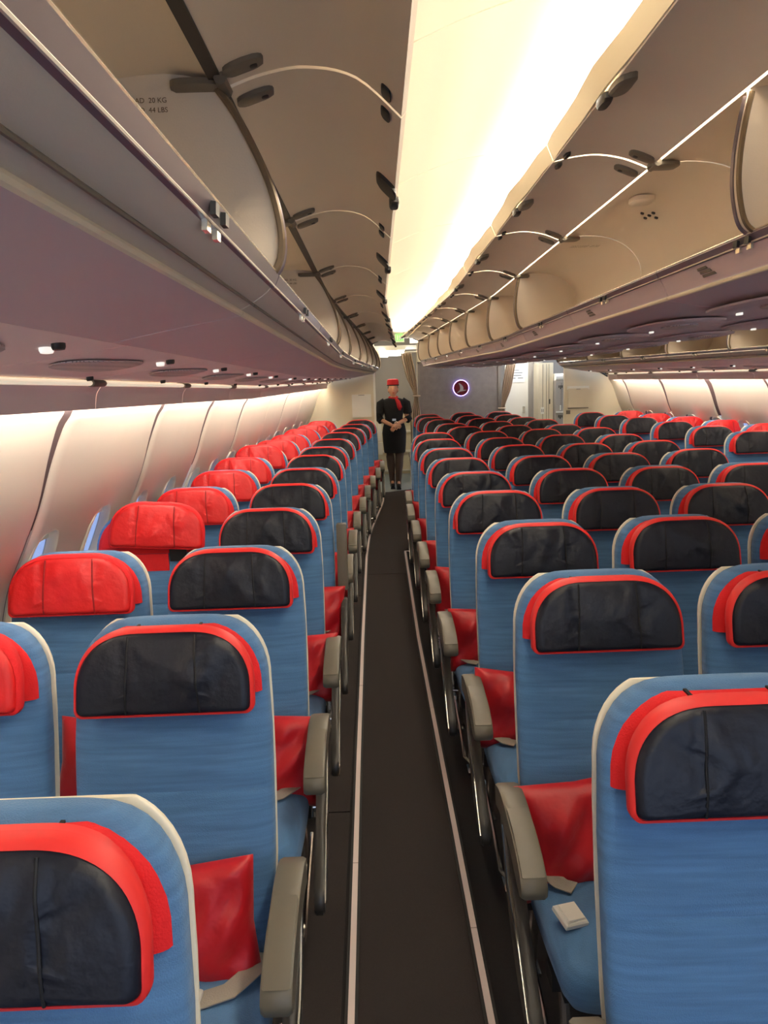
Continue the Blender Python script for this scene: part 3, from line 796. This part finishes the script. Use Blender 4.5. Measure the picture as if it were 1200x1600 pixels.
# ---- pillows
def pillow_mesh(seed):
    rnd = random.Random(seed); N = 22; mb = MB(); top = []; bot = []
    ph = [rnd.uniform(0, 6) for _ in range(6)]
    def g(sgn):
        out = []
        for i in range(N+1):
            for j in range(N+1):
                u, v = -1+2*i/N, -1+2*j/N
                e = (1-abs(u)**3)*(1-abs(v)**3)
                x = u*.17*(1-.07*(1-abs(v))**1.0*abs(u)); z = v*.15*(1-.07*(1-abs(u))*abs(v))
                t = .052*max(0, e)**.55+.002
                t += e*(.009*math.sin(4*u+ph[0]+2.5*v)+.007*math.sin(6*v+ph[1]-4*u)+.006*math.sin(9*u*v+5*u+ph[2])+.005*math.sin(13*u-7*v+ph[3]))
                out.append((x, sgn*t, z))
        return out
    def faces(): return [(i*(N+1)+j, (i+1)*(N+1)+j, (i+1)*(N+1)+j+1, i*(N+1)+j+1) for i in range(N) for j in range(N)]
    mb.add(g(-1), faces()); mb.add(g(1), [f[::-1] for f in faces()])
    # close the rim
    n1 = (N+1)**2; rim = [i*(N+1) for i in range(N+1)]+[N*(N+1)+j for j in range(1, N+1)]+[i*(N+1)+N for i in range(N-1, -1, -1)]+[j for j in range(N-1, 0, -1)]
    for a, b in zip(rim, rim[1:]+rim[:1]): mb.f.append((a, b, b+n1, a+n1))
    return mb.mesh('pillow', 'pillow', True, 80)
PILM = [pillow_mesh(s_) for s_ in (11, 12, 13)]
def pillow(x, y, label, z=.515, rx=-.2, ry=0, rz=0, group='red pillows on the seats', i=0, s_=1):
    o = obj('pillow', PILM[i % 3], None, (x, y, z)); o.rotation_euler = (rx, ry, rz); o.scale = (s_, s_, s_)
    tag(o, label, 'pillow', group); return o
for k in range(2, 14):
    y = (k+.339)*P
    ox = {2:.035, 3:.12, 4:.13}.get(k, .12)
    pillow(LAx[k]+ox, y-.28, 'red pillow on near-pair aisle seat, %s row from the plain bulkhead' % ORD[14-k], z=.515, ry={2:-.05, 3:.12}.get(k, .05*(k % 3-1)), i=k, rz={2:.05}.get(k, 0))
for k in (2, 3, 4):
    pillow(LAx[k]-.537+.12, (k+.339)*P-.28, 'red pillow on near-pair window seat, %s row from the plain bulkhead' % ORD[14-k], i=k+1, ry=.1)
for k in range(2, 10):
    y = (k+.7173)*P
    pillow(.626+{2:-.09, 3:-.115}.get(k, -.12), y-.285, 'red pillow on middle-block carpet-aisle seat, %s row from the emblem wall' % ORD[15-k], z=.515, ry={2:-.12, 3:.1}.get(k, .05*(k % 3-1)), i=k+2, s_=1.05 if k == 2 else 1)

# ================================================================== REAR OF THE CABIN
# ---- plain cream bulkhead at the end of the near window pairs
def bulk_profile(y, x1, top):
    pts = [(X+tap_wall(y)-.03, CZ+Z+zs(y)+.035) for X, Z in WP]
    up = [(-.98+tap_wall(y), CZ+.02+zs(y)), (-.80+tap_wall(y), CZ+.13+zs(y)), (-.55+tap_wall(y), CZ+.20+zs(y))]
    return [(x1, .0), (pts[-1][0], .0)]+pts[::-1]+up+[(-.40+tap_wall(y), CZ+top), (x1, CZ+top)]
yb = 11.36
wl = thing('wall_back', 'plain cream bulkhead closing the near window pairs', 'wall', (-.5, yb, 0), kind='structure')
poly = bulk_profile(yb, .065, .75)
part('bulkhead_panel', MB().prism(poly, yb, yb+.05, 'y'), 'bulk', wl, False)
gk = [(p[0]+.012, yb-.01, p[1]) for p in poly[2:-1]]
part('gasket', MB().tube(gk, .012, 6, (0,1,0)), 'gasket', wl)
part('edge_trim', MB().box(.055, .085, yb-.012, yb+.06, 0, CZ+.72), 'white', wl, False)
t = thing('literature_pocket', 'cream folding pocket panel on the plain bulkhead', 'pocket', (-.13, yb-.02, CZ-.38))
part('pocket_panel', MB().box(-.265, .015, yb-.03, yb-.004, CZ-.55, CZ-.22), 'white', t, False)
part('pocket_frame', MB().box(-.28, .03, yb-.014, yb-.001, CZ-.565, CZ-.20), 'bulk', t, False)
part('latch', MB().box(-.17, -.08, yb-.036, yb-.028, CZ-.235, CZ-.225), 'grey', t, False)
t = thing('wall_placard', 'small olive placard low on the plain bulkhead', 'placard', (0, yb-.004, CZ-.66)); part('plate', MB().box(-.03, .025, yb-.006, yb-.0, CZ-.70, CZ-.62), 'hinge', t, False)
# ---- rear bulkhead of the far window pairs
yr = 11.5
wr = thing('wall_back_far', 'cream rear bulkhead closing the far window pairs', 'wall', (3.4, yr, 0), kind='structure')
polyr = [(2*MID-a, b) for a, b in bulk_profile(yr, -.02, .10)]
part('bulkhead_panel', MB().prism(polyr, yr, yr+.05, 'y'), 'bulk', wr, False)
part('gasket', MB().tube([(p[0]-.012, yr-.01, p[1]) for p in polyr[2:-1]], .014, 6, (0,1,0)), 'gasket', wr)
t = thing('literature_pocket', 'cream folding pocket panel on the far rear bulkhead', 'pocket', (3.09, yr-.02, CZ-.38))
part('pocket_panel', MB().box(2.945, 3.24, yr-.035, yr-.004, CZ-.515, CZ-.235), 'bulk', t, False)
part('pocket_hood', MB().box(2.93, 3.255, yr-.022, yr-.001, CZ-.25, CZ-.20), 'white', t, False)
part('shadow_slot', MB().box(2.94, 3.245, yr-.03, yr-.001, CZ-.53, CZ-.517), 'hinge', t, False)
part('latch', MB().box(3.06, 3.12, yr-.042, yr-.034, CZ-.25, CZ-.24), 'grey', t, False)
t = thing('wall_placard', 'small olive placard on the far rear bulkhead', 'placard', (2.95, yr, CZ-.58)); part('plate', MB().box(2.92, 2.98, yr-.006, yr, CZ-.61, CZ-.555), 'hinge', t, False)
# ---- emblem wall behind the middle block
ye = 12.9
we = thing('wall_emblem', 'grey patterned partition behind the middle seat block', 'wall', (1.48, ye, 0), kind='structure')
part('partition_panel', MB().box(.82, 2.15, ye, ye+.05, 0, CZ+.22), 'greywall', we, False)
part('partition_frame', MB().box(.80, .835, ye-.015, ye+.05, 0, CZ+.25), 'grey', we, False)
part('partition_frame', MB().box(2.135, 2.17, ye-.015, ye+.05, 0, CZ+.25), 'grey', we, False)
part('partition_frame', MB().box(.80, 2.17, ye-.015, ye+.05, CZ+.215, CZ+.25), 'grey', we, False)
ec = (1.515, CZ-.196)
t = thing('emblem', 'round dark red bird emblem with a violet glowing rim', 'emblem', (ec[0], ye-.03, ec[1]))
def disc(r, y0, y1, n=48): return MB().loft([[(ec[0]+r*math.cos(2*PI*k/n), y, ec[1]+r*math.sin(2*PI*k/n)) for k in range(n)] for y in (y0, y1)])
part('glowing_rim', MB().tube([(ec[0]+.128*math.cos(2*PI*k/48), ye-.026, ec[1]+.128*math.sin(2*PI*k/48)) for k in range(49)], .005, 8, (0,1,0)), 'halo', t)
part('disc', disc(.124, ye-.042, ye-.028), 'logored', t)
bird = [(-.042,.080),(-.026,.078),(.0,.060),(.028,.030),(.040,.0),(.036,-.018),(.030,-.030),(.062,-.032),(.098,-.034),(.055,-.046),(.010,-.054),(-.018,-.058),(-.045,-.072),(-.078,-.078),(-.050,-.058),(-.022,-.034),(-.016,-.005),(-.022,.04)]
part('bird', MB().prism([(ec[0]+a, ec[1]+b) for a, b in bird], ye-.048, ye-.041, 'y'), 'logowhite', t, False)
part('ring_line', MB().tube([(ec[0]+.098*math.cos(2*PI*k/40), ye-.043, ec[1]+.098*math.sin(2*PI*k/40)) for k in range(41)], .0025, 5), 'gasket', t)
# ---- curtains
def curtain(x0, x1, z0, z1, y, tie, label, lean=0):
    NX, NZ = 36, 24; rings = []
    for j in range(NZ+1):
        z = z1+(z0-z1)*j/NZ; pin = math.exp(-((z-tie)/.22)**2)
        ring = []
        for i in range(NX+1):
            u = i/NX; xm = x0+(x1-x0)*(.5 if lean == 0 else (.62 if lean > 0 else .38))
            x = x0+(x1-x0)*u
            x = x+(xm-x)*.62*pin+lean*.14*max(0, (z-tie)/(z1-tie))*(-1)
            ring.append((x, y+.028*(1-.5*pin)*math.sin(u*2*PI*5)+.006*math.sin(z*9+u*4), z))
        rings.append(ring+[(p[0], p[1]+.006, p[2]) for p in reversed(ring)])
    t = thing('curtain', label, 'curtain', ((x0+x1)/2, y, z0), 'tied galley curtains')
    part('drape', MB().loft(rings), 'curtain', t, True, 80)
    xm = x0+(x1-x0)*(.5 if lean == 0 else (.62 if lean > 0 else .38))
    part('tie_band', MB().tube([(xm+.055*math.cos(2*PI*k/16)*1.0, y+.045*math.sin(2*PI*k/16), tie+.0) for k in range(17)], .012, 6), 'curtain', t)
    part('curtain_rail', MB().tube([(x0-.1, y, z1+.015), (x1+.05, y, z1+.015)], .012, 8), 'white', t)
curtain(.66, .84, .02, CZ+.40, ye-.1, CZ-.30, 'taupe curtain tied back beside the emblem wall and carpet aisle', 1)
curtain(2.13, 2.29, .02, CZ+.20, ye-.05, CZ-.55, 'taupe curtain hanging between emblem wall and white door', -1)
# ---- galley fittings beyond
yd = 13.3
t = thing('galley_door', 'white lavatory door with a paper notice beyond the curtain', 'door', (2.5, yd, 0))
part('door_leaf', MB().box(2.36, 2.72, yd, yd+.05, 0, CZ+.19), 'white', t, False)
part('door_frame', MB().box(2.72, 2.80, yd-.01, yd+.06, 0, CZ+.22), 'grey', t, False)
part('door_frame', MB().box(2.32, 2.36, yd-.01, yd+.06, 0, CZ+.22), 'white', t, False)
part('handle', MB().box(2.62, 2.66, yd-.03, yd, CZ-.66, CZ-.55), 'chrome', t, False)
t = thing('paper_notice', 'white printed paper notice on the white galley door', 'notice', (2.5, yd-.01, CZ-.05))
part('sheet', MB().box(2.38, 2.66, yd-.008, yd-.002, CZ-.14, CZ+.11), 'paper', t, False)
for q, (a, b) in enumerate(((2.47,2.56),(2.40,2.62),(2.41,2.60),(2.43,2.50),(2.54,2.63))):
    z = CZ+.07-.045*min(q, 3)
    part('print_line', MB().box(a, b, yd-.011, yd-.007, z-.008, z+.006), 'ink', t, False)
t = thing('fire_bottle', 'small red bottle fixed beside the far curtain', 'bottle', (2.27, yd-.1, CZ-.4))
part('body', MB().tube([(2.295, yd-.05, CZ-.46), (2.295, yd-.05, CZ-.36), (2.295, yd-.05, CZ-.34)], [.025,.025,.012], 10), 'redcap', t)
part('cap', MB().tube([(2.295, yd-.05, CZ-.34), (2.295, yd-.05, CZ-.30)], .012, 8), 'dark', t)
t = thing('galley_partition', 'grey partition between white door and cream locker', 'partition', (2.87, 13.2, 0))
part('panel', MB().box(2.80, 2.94, 13.2, 13.25, 0, CZ+.22), 'grey', t, False); part('rail', MB().box(2.81, 2.93, 13.18, 13.2, CZ-.28, CZ-.265), 'white', t, False)
t = thing('galley_locker', 'tall cream galley locker with a small switch plate', 'locker', (2.93, 12.75, 0))
part('body', MB().box(2.78, 3.02, 12.75, 13.15, 0, CZ+.17), 'bulk', t, False)
for xx in (2.845, 2.905, 2.945): part('panel_joint', MB().box(xx, xx+.006, 12.744, 12.751, 0, CZ+.15), 'hinge', t, False)
sp = part('switch_plate', MB().box(2.815, 2.87, 12.74, 12.75, CZ-.66, CZ-.55), 'white', t, False)
for a in (2.825, 2.85): part('switch', MB().box(a, a+.012, 12.735, 12.741, CZ-.63, CZ-.58), 'grey', sp, False)
part('keyhole', MB().box(2.955, 2.97, 12.742, 12.75, CZ-.50, CZ-.42), 'dark', t, False)
t = thing('galley_cart', 'grey galley cart column with a rounded white top', 'cart', (3.12, 12.7, 0))
part('body', MB().box(3.03, 3.21, 12.6, 12.95, 0, CZ-.12), 'grey', t, False)
part('door_joint', MB().box(3.115, 3.121, 12.594, 12.601, CZ-.62, CZ-.16), 'hinge', t, False)
part('shelf', MB().box(3.03, 3.215, 12.57, 12.6, CZ-.64, CZ-.62), 'white', t, False)
part('handle', MB().box(3.095, 3.108, 12.57, 12.6, CZ-.60, CZ-.52), 'white', t, False)
part('white_top', MB().loft([[(x, 12.78+yy, CZ-.07+z) for yy, z in sup(.20, .06, 3, 20)] for x in (3.03, 3.22)]), 'white', t)
for z0, s in ((CZ-.22, 1), (CZ-.70, 2)):
    for q in range(4): part('dark_mark', MB().box(3.07+.026*q, 3.085+.026*q, 12.592, 12.6, z0-.02*(q % 2+1), z0+.02), 'dark', t, False)
# far galley wall behind the attendant
wg = thing('wall_galley', 'grey galley wall behind the attendant', 'wall', (.4, 14.2, 0), kind='structure')
part('upper_panel', MB().box(-.1, .95, 14.2, 14.25, 1.0, CZ+.75), 'grey', wg, False)
part('lower_panel', MB().box(-.1, .95, 14.17, 14.22, 0, 1.02), 'bulk', wg, False)
part('side_return', MB().box(-.14, -.10, 11.4, 14.25, 0, CZ+.75), 'bulk', wg, False)
part('side_return', MB().box(.86, .90, 12.95, 14.25, 0, CZ+.75), 'bulk', wg, False)
part('rest_of_wall', MB().box(.9, 4.5, 14.2, 14.25, 0, CZ+.75), 'grey', wg, False)
part('kick_rail', MB().box(-.08, .86, 14.14, 14.17, .05, .075), 'white', wg, False)
for z in (.42, .78, .98): part('counter_rail', MB().box(-.08, .86, 14.13, 14.17, z-.018, z+.018), 'white', wg, False)
t = thing('yellow_box', 'pale yellow boxes on the galley counter behind the attendant', 'box', (.66, 14.1, 1.0))
for a in (.58, .68): part('box', MB().box(a, a+.07, 14.06, 14.12, 1.0, 1.14), 'valance', t, False)
t = thing('jump_seat', 'white folded jump seat edge beside the attendant', 'seat', (.2, 13.9, 0))
part('folded_seat', MB().box(.12, .20, 13.8, 13.9, .40, .62), 'white', t, False); part('folded_back', MB().box(.12, .19, 13.82, 13.9, .64, .98), 'white', t, False)
# galley ceiling, header and signs
gc = thing('ceiling_galley', 'low galley ceiling', 'ceiling', (1.4, 13.5, CZ+.75), kind='structure')
part('ceiling_panel', MB().box(-1.6, 4.5, 12.45, 14.25, CZ+.72, CZ+.78), 'ceil', gc, False)
hd = thing('trim_header', 'cream header over the aisle end', 'trim', (.5, 12.95, CZ+.5), kind='structure')
part('header_board', MB().box(.08, .80, 12.95, 13.0, CZ+.46, CZ+.53), 'white', hd, False)
part('header_board', MB().box(.08, .32, 12.96, 13.0, CZ+.34, CZ+.47), 'bulk', hd, False)
t = thing('galley_lamp', 'lit white box lamp hanging over the galley entrance', 'lamp', (.45, 12.9, CZ+.42))
part('diffuser', MB().box(.315, .585, 12.86, 12.95, CZ+.365, CZ+.445), 'galleylamp', t, False); part('hood', MB().box(.30, .60, 12.85, 12.96, CZ+.445, CZ+.465), 'white', t, False)
t = thing('galley_lamp', 'added white fill lamp over the far cross aisle by the lockers', 'lamp', (2.55, 12.4, CZ+.6))  # added to brighten the dark rear, not a known fitting
part('diffuser', MB().box(2.3, 2.9, 12.6, 12.75, CZ+.60, CZ+.66), 'galleylamp', t, False); part('hood', MB().box(2.28, 2.92, 12.58, 12.77, CZ+.66, CZ+.69), 'white', t, False)
t = thing('exit_sign', 'green exit sign above the aisle end', 'sign', (.5, 12.97, CZ+.65))
part('face', MB().box(.46, .58, 12.955, 12.975, CZ+.60, CZ+.71), 'exitgreen', t, False); part('housing', MB().box(.44, .60, 12.975, 13.02, CZ+.58, CZ+.72), 'white', t, False)
for q in range(3): part('figure_bar', MB().box(.478+.032*q, .494+.032*q, 12.95, 12.957, CZ+.615, CZ+.695), 'white', t, False)
t = thing('lit_sign', 'lit white no-smoking sign above the curtain', 'sign', (.8, 12.8, CZ+.6))
part('face', MB().box(.70, .92, 12.78, 12.80, CZ+.57, CZ+.71), 'exitwhite', t, False); part('housing', MB().box(.68, .94, 12.80, 12.84, CZ+.55, CZ+.73), 'white', t, False)
part('green_dot', MB().box(.80, .815, 12.775, 12.781, CZ+.625, CZ+.64), 'exitgreen', t, False)
# end caps of the bin rows
for fn, lab, pr, y in ((fL, 'mauve end cap of the bin row above the near window pair', DIVL+LINERL[::-1], 11.27), (fC, 'mauve end cap of the middle bin row beside the curtain', smooth_prof([(.898,.66),(.886,.60),(.877,.53),(.876,.46),(.886,.40),(.90,.365),(.925,.345)], 4)+[(1.4,.30),(1.4,.68)], 12.52)):
    t = thing('bin_end_cap', lab, 'end cap', tuple(fn(pr[0][0], y, pr[0][1])), 'bin row end caps')
    part('cap_panel', MB().loft([[fn(X, yy, Z) for X, Z in pr] for yy in (y, y+.04)]), 'binlow', t, True, 30)
    n = 29 if fn is fL else 25
    part('cream_edge', MB().tube([fn(X, y+.02, Z) for X, Z in pr[:n]], .014, 6, (0,1,0)), 'bincream', t)

# ================================================================== ATTENDANT
def attendant(x, y):
    root = thing('person', 'attendant in black dress and red cap standing in the aisle with clasped hands', 'person', (x, y, 0))
    H = Vector((x, y, 0))
    # body skeleton (faces -y)
    J = dict(pel=(0,0,.98), sp=(0,.0,1.10), ch=(0,.005,1.27), nk=(0,.01,1.425), hb=(0,.0,1.50),
             hl=(-.085,0,.93), kl=(-.075,-.03,.52), al=(-.05,.03,.125), tl=(-.05,-.10,.045),
             hr=(.085,0,.93), kr=(.07,-.035,.52), ar=(.045,-.045,.125), tr=(.05,-.17,.045),
             sl=(-.165,.01,1.37), el=(-.225,.01,1.11), wl=(-.03,-.155,1.015), sr=(.165,.01,1.37), er=(.225,.0,1.11), wr=(.035,-.165,1.035))
    names = list(J); idx = {n: i for i, n in enumerate(names)}
    E = [('pel','sp'),('sp','ch'),('ch','nk'),('nk','hb'),('pel','hl'),('hl','kl'),('kl','al'),('al','tl'),('pel','hr'),('hr','kr'),('kr','ar'),('ar','tr'),('ch','sl'),('sl','el'),('el','wl'),('ch','sr'),('sr','er'),('er','wr')]
    R = dict(pel=.135, sp=.115, ch=.125, nk=.052, hb=.05, hl=.085, kl=.038, al=.026, tl=.024, hr=.085, kr=.038, ar=.026, tr=.024, sl=.062, el=.042, wl=.028, sr=.062, er=.042, wr=.028)
    me = bpy.data.meshes.new('sk'); me.from_pydata([J[n] for n in names], [(idx[a], idx[b]) for a, b in E], [])
    o = bpy.data.objects.new('sk', me); COL.objects.link(o)
    md = o.modifiers.new('s', 'SKIN'); md.use_smooth_shade = True
    for n in names:
        sv = me.skin_vertices[0].data[idx[n]]; r_ = R[n]
        sv.radius = (r_, r_*.72) if n in ('pel','sp','ch') else (r_, r_)
        sv.use_root = (n == 'pel')
    sub = o.modifiers.new('d', 'SUBSURF'); sub.levels = 2; sub.render_levels = 2
    dg = bpy.context.evaluated_depsgraph_get(); bm_ = bpy.data.meshes.new_from_object(o.evaluated_get(dg)); bpy.data.objects.remove(o)
    mb = MB(); mb.add([tuple(v.co) for v in bm_.vertices], [tuple(p.vertices) for p in bm_.polygons])
    # head with brow, nose, chin, ears
    rings = []
    for i in range(0, 15):
        t_ = -PI/2+PI*i/14; z = 1.575+.115*math.sin(t_); c = math.cos(t_)
        w = .075*c*(1-.12*max(0, -math.sin(t_))); dpt = .095*c
        ring = []
        for k in range(24):
            a = 2*PI*k/24; px, py = w*math.cos(a), dpt*math.sin(a)
            fr = max(0, -math.sin(a))**8
            zz = z-1.575
            bump = .018*math.exp(-((zz+.012)/.022)**2)*math.exp(-(px/.014)**2)+.006*math.exp(-((zz+.052)/.012)**2)*math.exp(-(px/.028)**2)+.007*math.exp(-((zz+.088)/.018)**2)-.007*math.exp(-((zz-.012)/.012)**2)*(math.exp(-((px-.030)/.014)**2)+math.exp(-((px+.030)/.014)**2))
            if py < 0: py -= bump*min(1, fr*1.5+.2)
            ring.append((px, py-.01, z))
        rings.append(ring)
    mb.loft(rings)
    for s_ in (-1, 1): mb.loft([[(s_*(.072+d), .005+.018*math.cos(2*PI*k/10), 1.565+.03*math.sin(2*PI*k/10)) for k in range(10)] for d in (0, .012)])
    # hands: palm and five fingers each, the near hand resting over the other wrist
    def hand(base, dirv, side):
        b = Vector(base); d = Vector(dirv).normalized(); up = Vector((0, -1, .15)); sd = d.cross(up).normalized(); nrm = sd.cross(d).normalized()
        mb.tube([b-d*.01, b+d*.03, b+d*.065, b+d*.085], [.022,.032,.034,.026], 10)
        for q, (off, L) in enumerate(((-.027,.060),(-.009,.070),(.009,.066),(.026,.052))):
            p0 = b+d*.075+sd*off
            mb.tube([p0, p0+d*L*.45-nrm*.004, p0+d*L*.75-nrm*.016, p0+d*L*.9-nrm*.030], [.0095,.009,.008,.006], 7)
        p0 = b+d*.02+sd*(.03*side)
        mb.tube([p0, p0+d*.03+sd*.02*side, p0+d*.058+sd*.022*side-nrm*.006], [.011,.010,.007], 7)
    hand((-.03,-.158,1.015), (.85,-.25,-.12), 1)
    hand((.035,-.168,1.035), (-.55,-.35,-.62), -1)
    mb.mapped(lambda a, b, c: (a+x, b+y, c))
    body = part('body', mb, 'skin', root, True, 80)
    def cl(name, m, rings): return part(name, MB().loft([[(a+x, b+y, c) for a, b, c in r] for r in rings]), m, root, True, 70)
    def el(z, w, d, oy=0, n=2.4, ox=0): return [(ox+a, oy+b, z) for a, b in sup(w, d, n, 28)]
    cl('dress', 'black', [el(.575,.165,.12,-.01), el(.60,.172,.125,-.01), el(.75,.185,.135), el(.90,.192,.140), el(.99,.178,.132), el(1.09,.140,.112), el(1.12,.138,.110), el(1.20,.152,.118), el(1.29,.172,.122), el(1.36,.196,.108,.01), el(1.405,.185,.095,.012), el(1.43,.12,.080,.012), el(1.445,.066,.060,.012)])
    cl('belt', 'black', [el(1.085,.147,.118), el(1.125,.145,.117)])
    part('belt_buckle', MB().box(x-.03, x+.03, y-.128, y-.115, 1.085, 1.12), 'chrome', root)
    for s_ in (-1, 1):
        sl = part('sleeve', MB().tube([(x+s_*.13, y+.01, 1.385), (x+s_*.195, y+.01, 1.345), (x+s_*.225, y+.01, 1.20), (x+s_*.232, y-.005, 1.115), (x+s_*.20, y-.035, 1.085)], [.068,.078,.070,.064,.058], 12), 'black', root)
        kx = -.075 if s_ < 0 else .07
        ax = -.05 if s_ < 0 else .045; ay = .03 if s_ < 0 else -.045; ky = -.03
        part('tights', MB().tube([(x+s_*.085, y, .70), (x+kx, y+ky, .52), (x+(kx+ax)/2*1.05, y+(ky+ay)/2+.02, .36), (x+ax, y+ay, .125), (x+ax, y+ay-.015, .060)], [.092,.068,.064,.048,.046], 12), 'tights', root)
        sh = MB().tube([(x+ax, y+ay+.045, .085), (x+ax, y+ay+.01, .075), (x+ax, y+ay-.06, .055), (x+ax, y+ay-.12, .042), (x+ax, y+ay-.165, .034)], [.030,.037,.042,.040,.024], 10)
        sh.tube([(x+ax, y+ay+.045, .08), (x+ax, y+ay+.05, .0)], [.022,.010], 8)
        sh.box(x+ax-.034, x+ax+.034, y+ay-.165, y+ay-.05, 0, .03)
        part('shoe', sh, 'shoe', root)
    part('scarf', MB().tube([(x+.062*math.cos(a), y+.012+.062*math.sin(a), 1.445+.012*math.sin(a)) for a in [2*PI*k/18 for k in range(19)]], .020, 8).tube([(x+.03, y-.055, 1.44), (x+.07, y-.10, 1.38), (x+.095, y-.115, 1.29), (x+.09, y-.12, 1.25)], [.018,.034,.04,.02], 8), 'redcap', root)
    hr = []
    for i in range(0, 12):
        t_ = -.55+(PI/2+.55)*i/11; z = 1.585+.118*math.sin(t_); c = math.cos(t_)
        hr.append([(x+.084*c*math.cos(a), y+.018+.098*c*math.sin(a) if math.sin(a) > -.25 else y+.018-.098*c*.25-(.06*c*(-math.sin(a)-.25) if z > 1.655 else 0), z) for a in [2*PI*k/24 for k in range(24)]])
    part('hair', MB().loft(hr), 'hair', root, True, 80)
    part('hair_bun', MB().tube([(x, y+.10, 1.53), (x, y+.125, 1.56), (x, y+.12, 1.59)], [.03,.045,.03], 12), 'hair', root)
    cp = part('cap', MB().loft([[(x+a*sc, y+.015+b*sc, z) for a, b in sup(.092, .105, 2.2, 28)] for z, sc in ((1.635,1.0),(1.65,1.02),(1.70,1.0),(1.728,.92),(1.738,.6),(1.735,.1))]), 'redcap', root)
    part('cap_band', MB().loft([[(x+a, y+.015+b, z) for a, b in sup(.096, .109, 2.2, 28)] for z in (1.632, 1.648)]), 'black', cp)
    for s_ in (-1, 1): part('eye', MB().tube([(x+s_*.028, y-.088, 1.585), (x+s_*.028, y-.094, 1.585)], [.010,.007], 8), 'dark', root)
    part('lips', MB().tube([(x-.018, y-.098, 1.522), (x, y-.103, 1.522), (x+.018, y-.098, 1.522)], [.003,.006,.003], 6), 'redcap', root)
    part('wristwatch', MB().tube([(x+.035+.030*math.cos(a), y-.160+.01*math.sin(a), 1.045+.028*math.sin(a)) for a in [2*PI*k/12 for k in range(13)]], .006, 6), 'chrome', root)
attendant(.37, 12.3)
